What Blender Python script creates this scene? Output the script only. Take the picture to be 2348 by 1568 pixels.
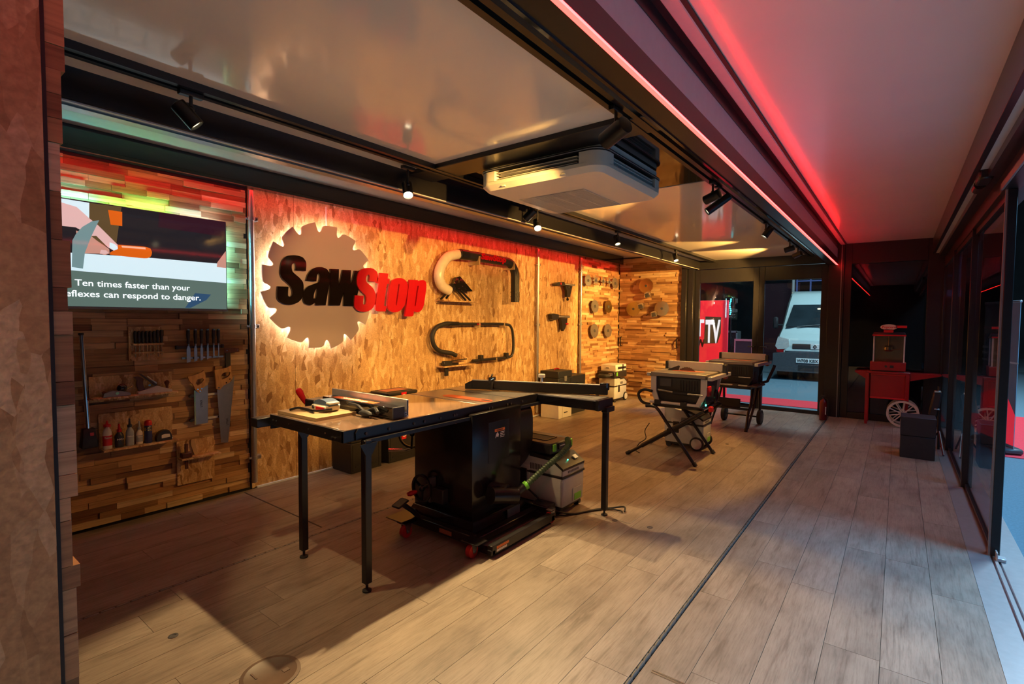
import bpy, bmesh, math, random
from mathutils import Vector, Matrix, geometry

for o in list(bpy.data.objects):
    bpy.data.objects.remove(o, do_unlink=True)
SC = bpy.context.scene
COL = SC.collection
RND = random.Random(11)

# ------------------------------------------------------------------ camera
F_PX, YAW, PITCH, ROLL, CAM_H = 1158.0, 0.65258, 0.043908, 0.0075206, 1.433
_f = Vector((-math.sin(YAW) * math.cos(PITCH), math.cos(YAW) * math.cos(PITCH), -math.sin(PITCH)))
_r = Vector((math.cos(YAW), math.sin(YAW), 0))
_u = _r.cross(_f)
_r2 = _r * math.cos(ROLL) + _u * math.sin(ROLL)
_u2 = -_r * math.sin(ROLL) + _u * math.cos(ROLL)
cam_data = bpy.data.cameras.new('camera')
cam_data.sensor_width = 36.0
cam_data.lens = F_PX / 2348 * 36.0
cam_data.clip_start = 0.05
cam_data.clip_end = 200
cam = bpy.data.objects.new('camera', cam_data)
COL.objects.link(cam)
m = Matrix((_r2, _u2, -_f)).transposed().to_4x4()
m.translation = (0, 0, CAM_H)
cam.matrix_world = m
SC.camera = cam

# ------------------------------------------------------------------ world, hall lights, exposure
SC.view_settings.view_transform = 'Standard'
SC.view_settings.look = 'None'
SC.view_settings.gamma = 1.0
SC.view_settings.use_curve_mapping = False
SC.view_settings.exposure = 0.55
W = bpy.data.worlds.new('hall_world')
SC.world = W
W.use_nodes = True
W.node_tree.nodes['Background'].inputs[0].default_value = (0.35, 0.45, 0.55, 1)
W.node_tree.nodes['Background'].inputs[1].default_value = 0.035

WARM = (1.0, 0.52, 0.12)
SOFT_WARM = (1.0, 0.68, 0.31)

def area_light(name, loc, target, size, energy, color, size_y=None):
    d = bpy.data.lights.new(name, 'AREA')
    d.energy = energy
    d.color = color
    d.size = size
    if size_y:
        d.shape = 'RECTANGLE'
        d.size_y = size_y
    o = bpy.data.objects.new(name, d)
    COL.objects.link(o)
    o.location = loc
    o.rotation_euler = (Vector(target) - Vector(loc)).to_track_quat('-Z', 'Y').to_euler()
    return o

# exhibition hall high-bay lighting (cool) outside the open side and beyond the rear doors
area_light('hall_high_bay_light', (3.6, 4.2, 6.5), (3.0, 4.2, 0.0), 2.5, 520, (0.17, 0.56, 1.0))
area_light('hall_high_bay_light', (-1.4, 12.2, 6.0), (-1.45, 13.2, 0.0), 1.0, 260, (0.62, 0.88, 1.0))
area_light('hall_high_bay_light', (4.5, 11.0, 7.0), (3.0, 8.0, 0.0), 3.0, 600, (0.55, 0.80, 1.0))

# ------------------------------------------------------------------ mesh helpers
class MB:
    def __init__(s):
        s.bm = bmesh.new()
    def box(s, lo, hi, bev=0.0, rot=None, seg=1):
        lo, hi = Vector(lo), Vector(hi)
        c, d = (lo + hi) / 2, hi - lo
        M = Matrix.Translation(c)
        if rot is not None:
            M = M @ rot.to_4x4()
        M = M @ Matrix.Diagonal((abs(d.x), abs(d.y), abs(d.z), 1))
        vs = bmesh.ops.create_cube(s.bm, size=1.0, matrix=M)['verts']
        if bev > 0:
            es = list({e for v in vs for e in v.link_edges})
            bmesh.ops.bevel(s.bm, geom=es, offset=bev, segments=seg, affect='EDGES', profile=0.5)
        return s
    def frustum(s, lo, hi, top, bev=0.0):
        """box with its upper face inset by top=(dx0,dx1,dy0,dy1)"""
        x0, y0, z0 = lo
        x1, y1, z1 = hi
        a, b, c, d = top
        P = [(x0, y0, z0), (x1, y0, z0), (x1, y1, z0), (x0, y1, z0),
             (x0 + a, y0 + c, z1), (x1 - b, y0 + c, z1), (x1 - b, y1 - d, z1), (x0 + a, y1 - d, z1)]
        v = [s.bm.verts.new(p) for p in P]
        for q in ((3, 2, 1, 0), (4, 5, 6, 7), (0, 1, 5, 4), (1, 2, 6, 5), (2, 3, 7, 6), (3, 0, 4, 7)):
            s.bm.faces.new([v[i] for i in q])
        if bev > 0:
            es = list({e for x in v for e in x.link_edges})
            bmesh.ops.bevel(s.bm, geom=es, offset=bev, segments=2, affect='EDGES', profile=0.5)
        return s
    def cyl(s, a, b, r, r2=None, n=16, bev=0.0):
        a, b = Vector(a), Vector(b)
        d = b - a
        M = Matrix.Translation((a + b) / 2) @ d.to_track_quat('Z', 'Y').to_matrix().to_4x4()
        vs = bmesh.ops.create_cone(s.bm, cap_ends=True, segments=n, radius1=r, radius2=r if r2 is None else r2,
                                   depth=d.length, matrix=M)['verts']
        if bev > 0:
            es = [e for e in {e for v in vs for e in v.link_edges} if len(e.link_faces) == 2 and any(len(f.verts) > 4 for f in e.link_faces)]
            bmesh.ops.bevel(s.bm, geom=es, offset=bev, segments=2, affect='EDGES', profile=0.5)
        return s
    def ring(s, c, axis, r0, r1, t, n=32):
        """flat annulus of thickness t about axis"""
        q = Vector(axis).normalized().to_track_quat('Z', 'Y')
        prev = None
        first = None
        c = Vector(c)
        for i in range(n):
            a = 2 * math.pi * i / n
            ca, sa = math.cos(a), math.sin(a)
            vs = [s.bm.verts.new(c + q @ Vector((rr * ca, rr * sa, zz))) for rr, zz in ((r0, -t / 2), (r1, -t / 2), (r1, t / 2), (r0, t / 2))]
            if prev:
                for k in range(4):
                    s.bm.faces.new((prev[k], vs[k], vs[(k + 1) % 4], prev[(k + 1) % 4]))
            else:
                first = vs
            prev = vs
        for k in range(4):
            s.bm.faces.new((prev[k], first[k], first[(k + 1) % 4], prev[(k + 1) % 4]))
        return s
    def tube(s, pts, r, n=10, closed=False):
        pts = [Vector(p) for p in pts]
        N = len(pts)
        rs = r if isinstance(r, (list, tuple)) else [r] * N
        rings = []
        up = None
        for i in range(N):
            if closed:
                t = pts[(i + 1) % N] - pts[i - 1]
            else:
                t = pts[min(i + 1, N - 1)] - pts[max(i - 1, 0)]
            t.normalize()
            if up is None:
                up = Vector((0, 0, 1)) if abs(t.z) < 0.9 else Vector((1, 0, 0))
            side = t.cross(up).normalized()
            up = side.cross(t).normalized()
            rings.append([s.bm.verts.new(pts[i] + (side * math.cos(2 * math.pi * k / n) + up * math.sin(2 * math.pi * k / n)) * rs[i]) for k in range(n)])
        rng = range(N if closed else N - 1)
        for i in rng:
            A, B = rings[i], rings[(i + 1) % N]
            for k in range(n):
                s.bm.faces.new((A[k], B[k], B[(k + 1) % n], A[(k + 1) % n]))
        if not closed:
            s.bm.faces.new(rings[0])
            s.bm.faces.new(list(reversed(rings[-1])))
        return s
    def prism(s, pts, axis, d0, d1, holes=()):
        """2D outline extruded along axis; 'x': pts are (y,z), 'y': (x,z), 'z': (x,y)"""
        mp = {'x': lambda p, d: (d, p[0], p[1]), 'y': lambda p, d: (p[0], d, p[1]), 'z': lambda p, d: (p[0], p[1], d)}[axis]
        loops = [list(pts)] + [list(h) for h in holes if h]
        tri = geometry.tessellate_polygon([[Vector((p[0], p[1], 0)) for p in L] for L in loops])
        flat = [p for L in loops for p in L]
        A = [s.bm.verts.new(mp(p, d0)) for p in flat]
        B = [s.bm.verts.new(mp(p, d1)) for p in flat]
        for t in tri:
            if len(set(t)) == 3:
                try:
                    s.bm.faces.new([A[i] for i in t])
                    s.bm.faces.new([B[i] for i in reversed(t)])
                except ValueError:
                    pass
        k = 0
        for L in loops:
            n = len(L)
            for i in range(n):
                j = (i + 1) % n
                s.bm.faces.new((A[k + i], A[k + j], B[k + j], B[k + i]))
            k += n
        return s
    def lathe(s, prof, c, axis=(0, 0, 1), n=20):
        q = Vector(axis).normalized().to_track_quat('Z', 'Y')
        c = Vector(c)
        rings = []
        for r, h in prof:
            rings.append([s.bm.verts.new(c + q @ Vector((r * math.cos(2 * math.pi * k / n), r * math.sin(2 * math.pi * k / n), h))) for k in range(n)])
        for A, B in zip(rings, rings[1:]):
            for k in range(n):
                s.bm.faces.new((A[k], A[(k + 1) % n], B[(k + 1) % n], B[k]))
        s.bm.faces.new(list(reversed(rings[0])))
        s.bm.faces.new(rings[-1])
        return s
    def ell(s, c, r, n=14):
        M = Matrix.Translation(c) @ Matrix.Diagonal((r[0], r[1], r[2], 1))
        bmesh.ops.create_uvsphere(s.bm, u_segments=n, v_segments=max(6, n // 2), radius=1.0, matrix=M)
        return s
    def mesh(s, name):
        bmesh.ops.recalc_face_normals(s.bm, faces=s.bm.faces)
        me = bpy.data.meshes.new(name)
        s.bm.to_mesh(me)
        s.bm.free()
        for p in me.polygons:
            p.use_smooth = True
        me.set_sharp_from_angle(angle=math.radians(38))
        return me

def smooth_outline(pts, it=2, keep=48):
    """round the soft corners of an outline, keep its sharp ones"""
    for _ in range(it):
        out = []
        n = len(pts)
        for i in range(n):
            a, b, c = Vector(pts[i - 1]), Vector(pts[i]), Vector(pts[(i + 1) % n])
            u, v = b - a, c - b
            if u.length < 1e-6 or v.length < 1e-6:
                continue
            if math.degrees(u.angle(v)) > keep:
                out.append(tuple(b))
            else:
                out.append(tuple(a.lerp(b, 0.8)))
                out.append(tuple(b.lerp(c, 0.2)))
        pts = out
    return pts

def rounded_rect(x0, y0, x1, y1, r, n=5):
    out = []
    for cx, cy, a0 in ((x1 - r, y1 - r, 0), (x0 + r, y1 - r, 90), (x0 + r, y0 + r, 180), (x1 - r, y0 + r, 270)):
        for i in range(n + 1):
            a = math.radians(a0 + 90 * i / n)
            out.append((cx + r * math.cos(a), cy + r * math.sin(a)))
    return out

def arc_path(pts, seg=6):
    """Catmull-Rom through pts"""
    P = [Vector(p) for p in pts]
    P = [2 * P[0] - P[1]] + P + [2 * P[-1] - P[-2]]
    out = []
    for i in range(1, len(P) - 2):
        for k in range(seg):
            t = k / seg
            a, b, c, d = P[i - 1], P[i], P[i + 1], P[i + 2]
            out.append(0.5 * ((2 * b) + (c - a) * t + (2 * a - 5 * b + 4 * c - d) * t * t + (3 * b - a - 3 * c + d) * t ** 3))
    out.append(P[-2])
    return out

MATS = {}
ROOTM = {}

def props(o, label=None, cat=None, group=None, kind=None):
    if label: o['label'] = label
    if cat: o['category'] = cat
    if group: o['group'] = group
    if kind: o['kind'] = kind
    return o

def thing(name, label, cat, loc, rz=0.0, group=None, kind=None):
    o = bpy.data.objects.new(name, None)
    o.empty_display_size = 0.05
    COL.objects.link(o)
    o.location = loc
    o.rotation_euler = (0, 0, rz)
    ROOTM[o.name] = Matrix.Translation(loc) @ Matrix.Rotation(rz, 4, 'Z')
    return props(o, label, cat, group, kind)

def part(parent, name, mb, mat, local=False, label=None, kind=None):
    """mesh object under parent; geometry given in world space unless local"""
    if isinstance(mb, list):      # alike pieces: one part each
        return [part(parent, name, x, mat, local, label, kind) for x in mb][0]
    me = mb.mesh(name) if isinstance(mb, MB) else mb
    me.materials.append(MATS[mat])
    o = bpy.data.objects.new(name, me)
    COL.objects.link(o)
    o.parent = parent
    Mw = ROOTM.get(parent.name, Matrix())
    if not local:
        me.transform(Mw.inverted())
    ROOTM[o.name] = Mw
    return props(o, label=label, kind=kind)

def solo(name, mb, mat, label, cat, loc=(0, 0, 0), group=None, kind=None, rz=0.0, local=False):
    me = mb.mesh(name) if isinstance(mb, MB) else mb
    me.materials.append(MATS[mat])
    o = bpy.data.objects.new(name, me)
    COL.objects.link(o)
    Mw = Matrix.Translation(loc) @ Matrix.Rotation(rz, 4, 'Z')
    o.location = loc
    o.rotation_euler = (0, 0, rz)
    if not local:
        me.transform(Mw.inverted())
    ROOTM[o.name] = Mw
    return props(o, label, cat, group, kind)

FACE = {'+x': ((0, 1, 0), (0, 0, 1), (1, 0, 0)), '-y': ((1, 0, 0), (0, 0, 1), (0, -1, 0)), '-x': ((0, -1, 0), (0, 0, 1), (-1, 0, 0)),
        '+z': ((1, 0, 0), (0, 1, 0), (0, 0, 1)), '+z_wall': ((0, 1, 0), (-1, 0, 0), (0, 0, 1))}

def text_mesh(txt, size, loc, face='+x', depth=0.002, bold=0.0, width=None, align='LEFT', squeeze=1.0, shear=0.0):
    cu = bpy.data.curves.new('lettering', 'FONT')
    cu.body = txt
    cu.size = size
    cu.extrude = depth / 2
    cu.offset = bold
    cu.shear = shear
    cu.align_x = align
    cu.resolution_u = 3
    tmp = bpy.data.objects.new('lettering_tmp', cu)
    COL.objects.link(tmp)
    bpy.context.view_layer.update()
    me = bpy.data.meshes.new_from_object(tmp)
    bpy.data.objects.remove(tmp, do_unlink=True)
    if width:
        xs = [v.co.x for v in me.vertices]
        squeeze = width / (max(xs) - min(xs))
    a, b, c = FACE[face] if isinstance(face, str) else face
    M = Matrix((a, b, c)).transposed().to_4x4()
    M = Matrix.Translation(loc) @ M @ Matrix.Diagonal((squeeze, 1, 1, 1))
    me.transform(M)
    me.materials.clear()
    return me

CUBE = bmesh.new()
bmesh.ops.create_cube(CUBE, size=1.0)

def unit_box_mesh(name, mat):
    me = bpy.data.meshes.new(name)
    CUBE.to_mesh(me)
    me.materials.append(MATS[mat])
    return me

def piece(parent, name, me, lo, hi):
    o = bpy.data.objects.new(name, me)
    COL.objects.link(o)
    o.parent = parent
    base = ROOTM.get(parent.name, Matrix()).translation
    o.location = (Vector(lo) + Vector(hi)) / 2 - base
    o.scale = [max(1e-4, abs(b - a)) for a, b in zip(lo, hi)]
    return o

# ------------------------------------------------------------------ materials
def nodes_of(name):
    mt = bpy.data.materials.new(name)
    mt.use_nodes = True
    MATS[name] = mt
    nt = mt.node_tree
    return nt, nt.nodes, nt.links, nt.nodes['Principled BSDF']

def pbr(name, col, rough=0.5, metal=0.0, var=0.06, scale=25.0, bump=0.0, spec=0.5, coat=0.0, emit=None, strength=0.0, bscale=None):
    nt, N, L, B = nodes_of(name)
    B.inputs['Roughness'].default_value = rough
    B.inputs['Metallic'].default_value = metal
    B.inputs['Specular IOR Level'].default_value = spec
    B.inputs['Coat Weight'].default_value = coat
    B.inputs['Coat Roughness'].default_value = 0.05
    tc = N.new('ShaderNodeTexCoord')
    nz = N.new('ShaderNodeTexNoise')
    nz.inputs['Scale'].default_value = scale
    nz.inputs['Detail'].default_value = 4
    L.new(tc.outputs['Object'], nz.inputs['Vector'])
    rp = N.new('ShaderNodeValToRGB')
    rp.color_ramp.elements[0].position = 0.3
    rp.color_ramp.elements[1].position = 0.7
    rp.color_ramp.elements[0].color = tuple(max(0, c * (1 - var)) for c in col) + (1,)
    rp.color_ramp.elements[1].color = tuple(min(1, c * (1 + var)) for c in col) + (1,)
    L.new(nz.outputs['Fac'], rp.inputs['Fac'])
    L.new(rp.outputs['Color'], B.inputs['Base Color'])
    if bump:
        bp = N.new('ShaderNodeBump')
        bp.inputs['Strength'].default_value = bump
        bp.inputs['Distance'].default_value = 0.002
        n2 = N.new('ShaderNodeTexNoise')
        n2.inputs['Scale'].default_value = bscale or scale * 6
        L.new(tc.outputs['Object'], n2.inputs['Vector'])
        L.new(n2.outputs['Fac'], bp.inputs['Height'])
        L.new(bp.outputs['Normal'], B.inputs['Normal'])
    if emit:
        B.inputs['Emission Color'].default_value = tuple(emit) + (1,)
        B.inputs['Emission Strength'].default_value = strength
    return MATS[name]

def glow(name, col, strength):
    return pbr(name, tuple(min(1, c) * 0.5 for c in col), 0.06 if name.startswith('scr') else 0.4, emit=col, strength=strength, var=0.0)

def ramp(N, L, src, stops):
    rp = N.new('ShaderNodeValToRGB')
    e = rp.color_ramp.elements
    while len(e) < len(stops):
        e.new(0.5)
    for k, (p, c) in enumerate(stops):
        e[k].position = p
        e[k].color = tuple(c) + (1,)
    L.new(src, rp.inputs['Fac'])
    return rp

def mapping(N, L, src, scale, rot=(0, 0, 0), loc=(0, 0, 0)):
    mp = N.new('ShaderNodeMapping')
    mp.inputs['Scale'].default_value = scale
    mp.inputs['Rotation'].default_value = rot
    mp.inputs['Location'].default_value = loc
    L.new(src, mp.inputs['Vector'])
    return mp

def mix(N, L, fac, a, b, mode='MIX'):
    mx = N.new('ShaderNodeMix')
    mx.data_type = 'RGBA'
    mx.blend_type = mode
    for sock, v in ((mx.inputs['Factor'], fac), (mx.inputs[6], a), (mx.inputs[7], b)):
        if isinstance(v, (int, float)):
            sock.default_value = v
        elif isinstance(v, tuple):
            sock.default_value = v + (1,)
        else:
            L.new(v, sock)
    return mx.outputs[2]

def mat_osb(name, k=1.0, tone=1.0):
    nt, N, L, B = nodes_of(name)
    geo = N.new('ShaderNodeNewGeometry')
    pos = geo.outputs['Position']
    nz = N.new('ShaderNodeTexNoise')
    nz.inputs['Scale'].default_value = 6 * k
    L.new(pos, nz.inputs['Vector'])
    wob = mix(N, L, 0.06, pos, nz.outputs['Color'], 'ADD')
    layers = []
    for i, (rot, sc, cols) in enumerate(((0.95, (7, 26, 8), 0), (-0.75, (7, 24, 7.5), 1), (1.75, (8, 30, 9), 2), (0.15, (8, 28, 9), 3))):
        mp = mapping(N, L, wob, tuple(v * k for v in sc), (rot, 0, 0), (i * 3.1, i * 1.7, i * 0.9))
        vo = N.new('ShaderNodeTexVoronoi')
        vo.inputs['Scale'].default_value = 1.0
        L.new(mp.outputs['Vector'], vo.inputs['Vector'])
        sep = N.new('ShaderNodeSeparateColor')
        L.new(vo.outputs['Color'], sep.inputs['Color'])
        T = lambda c: tuple(v * tone for v in c)
        c = ramp(N, L, sep.outputs[0], ((0.0, T((0.30, 0.15, 0.05))), (0.07, T((0.48, 0.28, 0.12))), (0.30, T((0.60, 0.38, 0.18))), (0.7, T((0.68, 0.46, 0.23))), (1.0, T((0.84, 0.64, 0.39)))))
        layers.append((c.outputs['Color'], sep.outputs[1]))
    c = layers[0][0]
    for col, msk in layers[1:]:
        g = ramp(N, L, msk, ((0.60, (0, 0, 0)), (0.64, (1, 1, 1))))
        c = mix(N, L, g.outputs['Color'], c, col)
    fine = N.new('ShaderNodeTexNoise')
    fine.inputs['Scale'].default_value = 90
    fine.inputs['Detail'].default_value = 6
    L.new(pos, fine.inputs['Vector'])
    fr = ramp(N, L, fine.outputs['Fac'], ((0.3, (0.72, 0.68, 0.62)), (0.7, (1.08, 1.05, 1.0))))
    c = mix(N, L, 1.0, c, fr.outputs['Color'], 'MULTIPLY')
    L.new(c, B.inputs['Base Color'])
    B.inputs['Roughness'].default_value = 0.55
    bp = N.new('ShaderNodeBump')
    bp.inputs['Strength'].default_value = 0.25
    bp.inputs['Distance'].default_value = 0.003
    L.new(c, bp.inputs['Height'])
    L.new(bp.outputs['Normal'], B.inputs['Normal'])

def mat_wood(name, stops, gscale, rough=0.5, bump=0.15, per_object=True, gloss=0.4, blotch=0.25):
    """wood with long grain (gscale small along the grain) and a tone of its own for each board"""
    nt, N, L, B = nodes_of(name)
    geo = N.new('ShaderNodeNewGeometry')
    oi = N.new('ShaderNodeObjectInfo')
    off = N.new('ShaderNodeVectorMath')
    off.operation = 'MULTIPLY_ADD'
    L.new(oi.outputs['Random'], off.inputs[0])
    off.inputs[1].default_value = (37.0, 91.0, 53.0)
    L.new(geo.outputs['Position'], off.inputs[2])
    mp = mapping(N, L, off.outputs[0], gscale)
    nz = N.new('ShaderNodeTexNoise')
    nz.inputs['Scale'].default_value = 1.0
    nz.inputs['Detail'].default_value = 7
    nz.inputs['Roughness'].default_value = 0.62
    nz.inputs['Distortion'].default_value = 0.6
    L.new(mp.outputs['Vector'], nz.inputs['Vector'])
    base = ramp(N, L, oi.outputs['Random'], stops)
    base.color_ramp.interpolation = 'LINEAR'
    gr = ramp(N, L, nz.outputs['Fac'], ((0.28, (0.55, 0.52, 0.50)), (0.5, (0.95, 0.94, 0.93)), (0.75, (1.15, 1.14, 1.12))))
    c = mix(N, L, 1.0, base.outputs['Color'], gr.outputs['Color'], 'MULTIPLY')
    nb = N.new('ShaderNodeTexNoise')
    nb.inputs['Scale'].default_value = 2.6
    nb.inputs['Detail'].default_value = 3
    L.new(off.outputs[0], nb.inputs['Vector'])
    rb = ramp(N, L, nb.outputs['Fac'], ((0.35, (1 - blotch,) * 3), (0.65, (1 + blotch * 0.4,) * 3)))
    c = mix(N, L, 1.0, c, rb.outputs['Color'], 'MULTIPLY')
    L.new(c, B.inputs['Base Color'])
    B.inputs['Roughness'].default_value = rough
    B.inputs['Specular IOR Level'].default_value = gloss
    bp = N.new('ShaderNodeBump')
    bp.inputs['Strength'].default_value = bump
    bp.inputs['Distance'].default_value = 0.002
    L.new(nz.outputs['Fac'], bp.inputs['Height'])
    L.new(bp.outputs['Normal'], B.inputs['Normal'])

def mat_plank(name):
    """weathered grey-brown oak: fine grain along Y, soft cloudy wear, small tone change from plank to plank"""
    nt, N, L, B = nodes_of(name)
    geo = N.new('ShaderNodeNewGeometry')
    oi = N.new('ShaderNodeObjectInfo')
    off = N.new('ShaderNodeVectorMath')
    off.operation = 'MULTIPLY_ADD'
    L.new(oi.outputs['Random'], off.inputs[0])
    off.inputs[1].default_value = (37.0, 91.0, 53.0)
    L.new(geo.outputs['Position'], off.inputs[2])
    def noise(scale, detail, rough, dist=0.0):
        mp = mapping(N, L, off.outputs[0], scale)
        nz = N.new('ShaderNodeTexNoise')
        nz.inputs['Scale'].default_value = 1.0
        nz.inputs['Detail'].default_value = detail
        nz.inputs['Roughness'].default_value = rough
        nz.inputs['Distortion'].default_value = dist
        L.new(mp.outputs['Vector'], nz.inputs['Vector'])
        return nz.outputs['Fac']
    base = ramp(N, L, oi.outputs['Random'], ((0.0, (0.250, 0.204, 0.162)), (0.5, (0.274, 0.226, 0.180)), (1.0, (0.300, 0.250, 0.202))))
    fine = noise((150, 9, 150), 6, 0.7)
    g1 = ramp(N, L, fine, ((0.30, (0.72, 0.70, 0.68)), (0.52, (1.0, 1.0, 1.0)), (0.8, (1.12, 1.11, 1.10))))
    streak = noise((34, 2.2, 34), 5, 0.6, 0.8)
    g2 = ramp(N, L, streak, ((0.30, (0.66, 0.64, 0.62)), (0.45, (0.97, 0.97, 0.97)), (0.75, (1.06, 1.06, 1.05))))
    cloud = noise((7, 3.0, 7), 4, 0.6)
    g3 = ramp(N, L, cloud, ((0.32, (0.74, 0.73, 0.72)), (0.5, (0.98, 0.98, 0.98)), (0.68, (1.12, 1.12, 1.12))))
    c = mix(N, L, 1.0, base.outputs['Color'], g1.outputs['Color'], 'MULTIPLY')
    c = mix(N, L, 1.0, c, g2.outputs['Color'], 'MULTIPLY')
    c = mix(N, L, 1.0, c, g3.outputs['Color'], 'MULTIPLY')
    L.new(c, B.inputs['Base Color'])
    B.inputs['Roughness'].default_value = 0.44
    B.inputs['Specular IOR Level'].default_value = 0.4
    bp = N.new('ShaderNodeBump')
    bp.inputs['Strength'].default_value = 0.12
    bp.inputs['Distance'].default_value = 0.0015
    L.new(fine, bp.inputs['Height'])
    L.new(bp.outputs['Normal'], B.inputs['Normal'])

def mat_glass(name, tint, ior=1.5, rough=0.0, refl=1.0):
    nt, N, L, B = nodes_of(name)
    N.remove(B)
    out = N['Material Output']
    tr = N.new('ShaderNodeBsdfTransparent')
    tr.inputs['Color'].default_value = tuple(tint) + (1,)
    gl = N.new('ShaderNodeBsdfGlossy')
    gl.inputs['Roughness'].default_value = rough
    gl.inputs['Color'].default_value = (refl, refl, refl, 1)
    fr = N.new('ShaderNodeFresnel')
    ge = N.new('ShaderNodeNewGeometry')   # same reflectance on both faces of the thin pane
    mi = N.new('ShaderNodeMapRange')
    mi.inputs['To Min'].default_value = ior
    mi.inputs['To Max'].default_value = 1.0 / ior
    L.new(ge.outputs['Backfacing'], mi.inputs['Value'])
    L.new(mi.outputs['Result'], fr.inputs['IOR'])
    mx = N.new('ShaderNodeMixShader')
    L.new(fr.outputs[0], mx.inputs[0])
    L.new(tr.outputs[0], mx.inputs[1])
    L.new(gl.outputs[0], mx.inputs[2])
    L.new(mx.outputs[0], out.inputs['Surface'])

mat_osb('osb')
mat_osb('osb_small', 1.6)
mat_osb('osb_near', 0.9, 0.85)
mat_wood('slat_wood', ((0.0, (0.24, 0.11, 0.045)), (0.25, (0.42, 0.23, 0.10)), (0.6, (0.56, 0.33, 0.15)), (0.85, (0.66, 0.43, 0.22)), (1.0, (0.78, 0.58, 0.35))), (3, 3, 90), 0.55)
mat_plank('plank_wood')
mat_wood('handle_wood', ((0.0, (0.62, 0.33, 0.13)), (1.0, (0.70, 0.40, 0.17))), (8, 60, 8), 0.4)
mat_wood('dark_wood', ((0.0, (0.10, 0.035, 0.015)), (1.0, (0.14, 0.05, 0.02))), (8, 60, 8), 0.3)
mat_wood('mdf', ((0.0, (0.60, 0.42, 0.22)), (1.0, (0.64, 0.46, 0.25))), (4, 4, 4), 0.5, 0.02)
pbr('light_leak_paint', (0.70, 0.78, 0.95), 0.3, var=0.02)  # bluish white standing in for light leaking in at the wall foot
pbr('ceiling_white', (0.93, 0.86, 0.77), 0.10, var=0.02, scale=2, spec=1.0)
pbr('ceiling_side', (0.80, 0.77, 0.76), 0.16, var=0.02, scale=2, spec=0.5)
pbr('light_grey_trim', (0.60, 0.58, 0.58), 0.35, var=0.03)
pbr('black_gloss', (0.012, 0.011, 0.012), 0.06, var=0.1, spec=0.7)
pbr('black_satin', (0.014, 0.013, 0.014), 0.28, var=0.1)
pbr('black_cabinet', (0.013, 0.012, 0.012), 0.16, var=0.1, spec=0.6, bump=0.05, bscale=600)
pbr('black_matte', (0.018, 0.017, 0.017), 0.6, var=0.12)
pbr('black_plastic', (0.022, 0.021, 0.022), 0.42, var=0.1, bump=0.05)
pbr('dark_grey', (0.06, 0.06, 0.065), 0.5, var=0.1)
pbr('joint_grey', (0.105, 0.098, 0.085), 0.6, var=0.1)
pbr('blue_black', (0.018, 0.022, 0.028), 0.55, var=0.1)
pbr('mid_grey', (0.22, 0.22, 0.225), 0.4, var=0.06)
pbr('light_plastic', (0.62, 0.61, 0.58), 0.38, var=0.03)
pbr('white_plastic', (0.80, 0.78, 0.72), 0.35, var=0.02)
pbr('vac_grey', (0.52, 0.54, 0.55), 0.38, var=0.03)
pbr('aluminium', (0.66, 0.66, 0.66), 0.34, 0.55, var=0.05, bump=0.05)
pbr('brushed_sill', (0.50, 0.52, 0.54), 0.38, 0.8, var=0.05)
pbr('steel', (0.55, 0.54, 0.52), 0.25, 0.95, var=0.06)
pbr('saw_steel', (0.42, 0.41, 0.40), 0.30, 0.85, var=0.06)
pbr('galvanised', (0.50, 0.50, 0.51), 0.34, 0.85, var=0.08, scale=60)
pbr('cast_iron', (0.46, 0.42, 0.36), 0.24, 0.6, var=0.08, scale=9, bump=0.04)
pbr('laminate_dark', (0.22, 0.14, 0.09), 0.13, var=0.06, spec=1.0, coat=0.6)
pbr('cast_grey', (0.30, 0.28, 0.25), 0.42, 0.4, var=0.05)
pbr('gold_blade', (0.46, 0.34, 0.13), 0.20, 0.95, var=0.05)
pbr('extinguisher_red', (0.13, 0.004, 0.006), 0.3, var=0.05)
pbr('worn_steel', (0.16, 0.11, 0.08), 0.4, 0.6, var=0.08)
pbr('chrome', (0.75, 0.75, 0.75), 0.12, 1.0, var=0.03)
pbr('red_plastic', (0.62, 0.012, 0.015), 0.3, var=0.05)
pbr('red_paint', (0.32, 0.006, 0.009), 0.28, var=0.06)
pbr('red_letter', (0.56, 0.002, 0.010), 0.35, var=0.03)
pbr('black_letter', (0.008, 0.006, 0.006), 0.08, var=0.05, spec=0.6)
pbr('copper_brown', (0.10, 0.062, 0.042), 0.5, var=0.08)
pbr('blade_sign', (0.66, 0.56, 0.62), 0.24, 0.3, var=0.02, scale=4, spec=0.6)
pbr('orange_insert', (0.85, 0.16, 0.05), 0.4, var=0.04)
pbr('orange_label', (0.90, 0.25, 0.06), 0.45, var=0.04)
pbr('white_label', (0.75, 0.75, 0.74), 0.5, var=0.03)
pbr('green_plastic', (0.18, 0.62, 0.05), 0.35, var=0.04)
pbr('hose_green', (0.045, 0.085, 0.035), 0.5, var=0.1)
pbr('rubber', (0.02, 0.02, 0.02), 0.7, var=0.15)
pbr('wheel_red', (0.55, 0.03, 0.03), 0.4, var=0.06)
pbr('clear_hose', (0.72, 0.62, 0.50), 0.25, var=0.05, spec=0.6)
pbr('blue_plastic', (0.10, 0.16, 0.26), 0.35, var=0.06)
pbr('cream', (0.78, 0.70, 0.55), 0.4, var=0.04)
pbr('bottle_white', (0.78, 0.70, 0.62), 0.4, var=0.03)
pbr('bottle_dark', (0.03, 0.03, 0.04), 0.35, var=0.06)
pbr('bottle_grey', (0.33, 0.36, 0.42), 0.4, var=0.05)
pbr('can_blue', (0.03, 0.04, 0.14), 0.3, var=0.06)
pbr('hall_carpet', (0.10, 0.17, 0.21), 0.9, var=0.15, scale=60, bump=0.3)
pbr('red_carpet', (0.75, 0.03, 0.05), 0.9, var=0.1, scale=60, bump=0.3)
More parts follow.
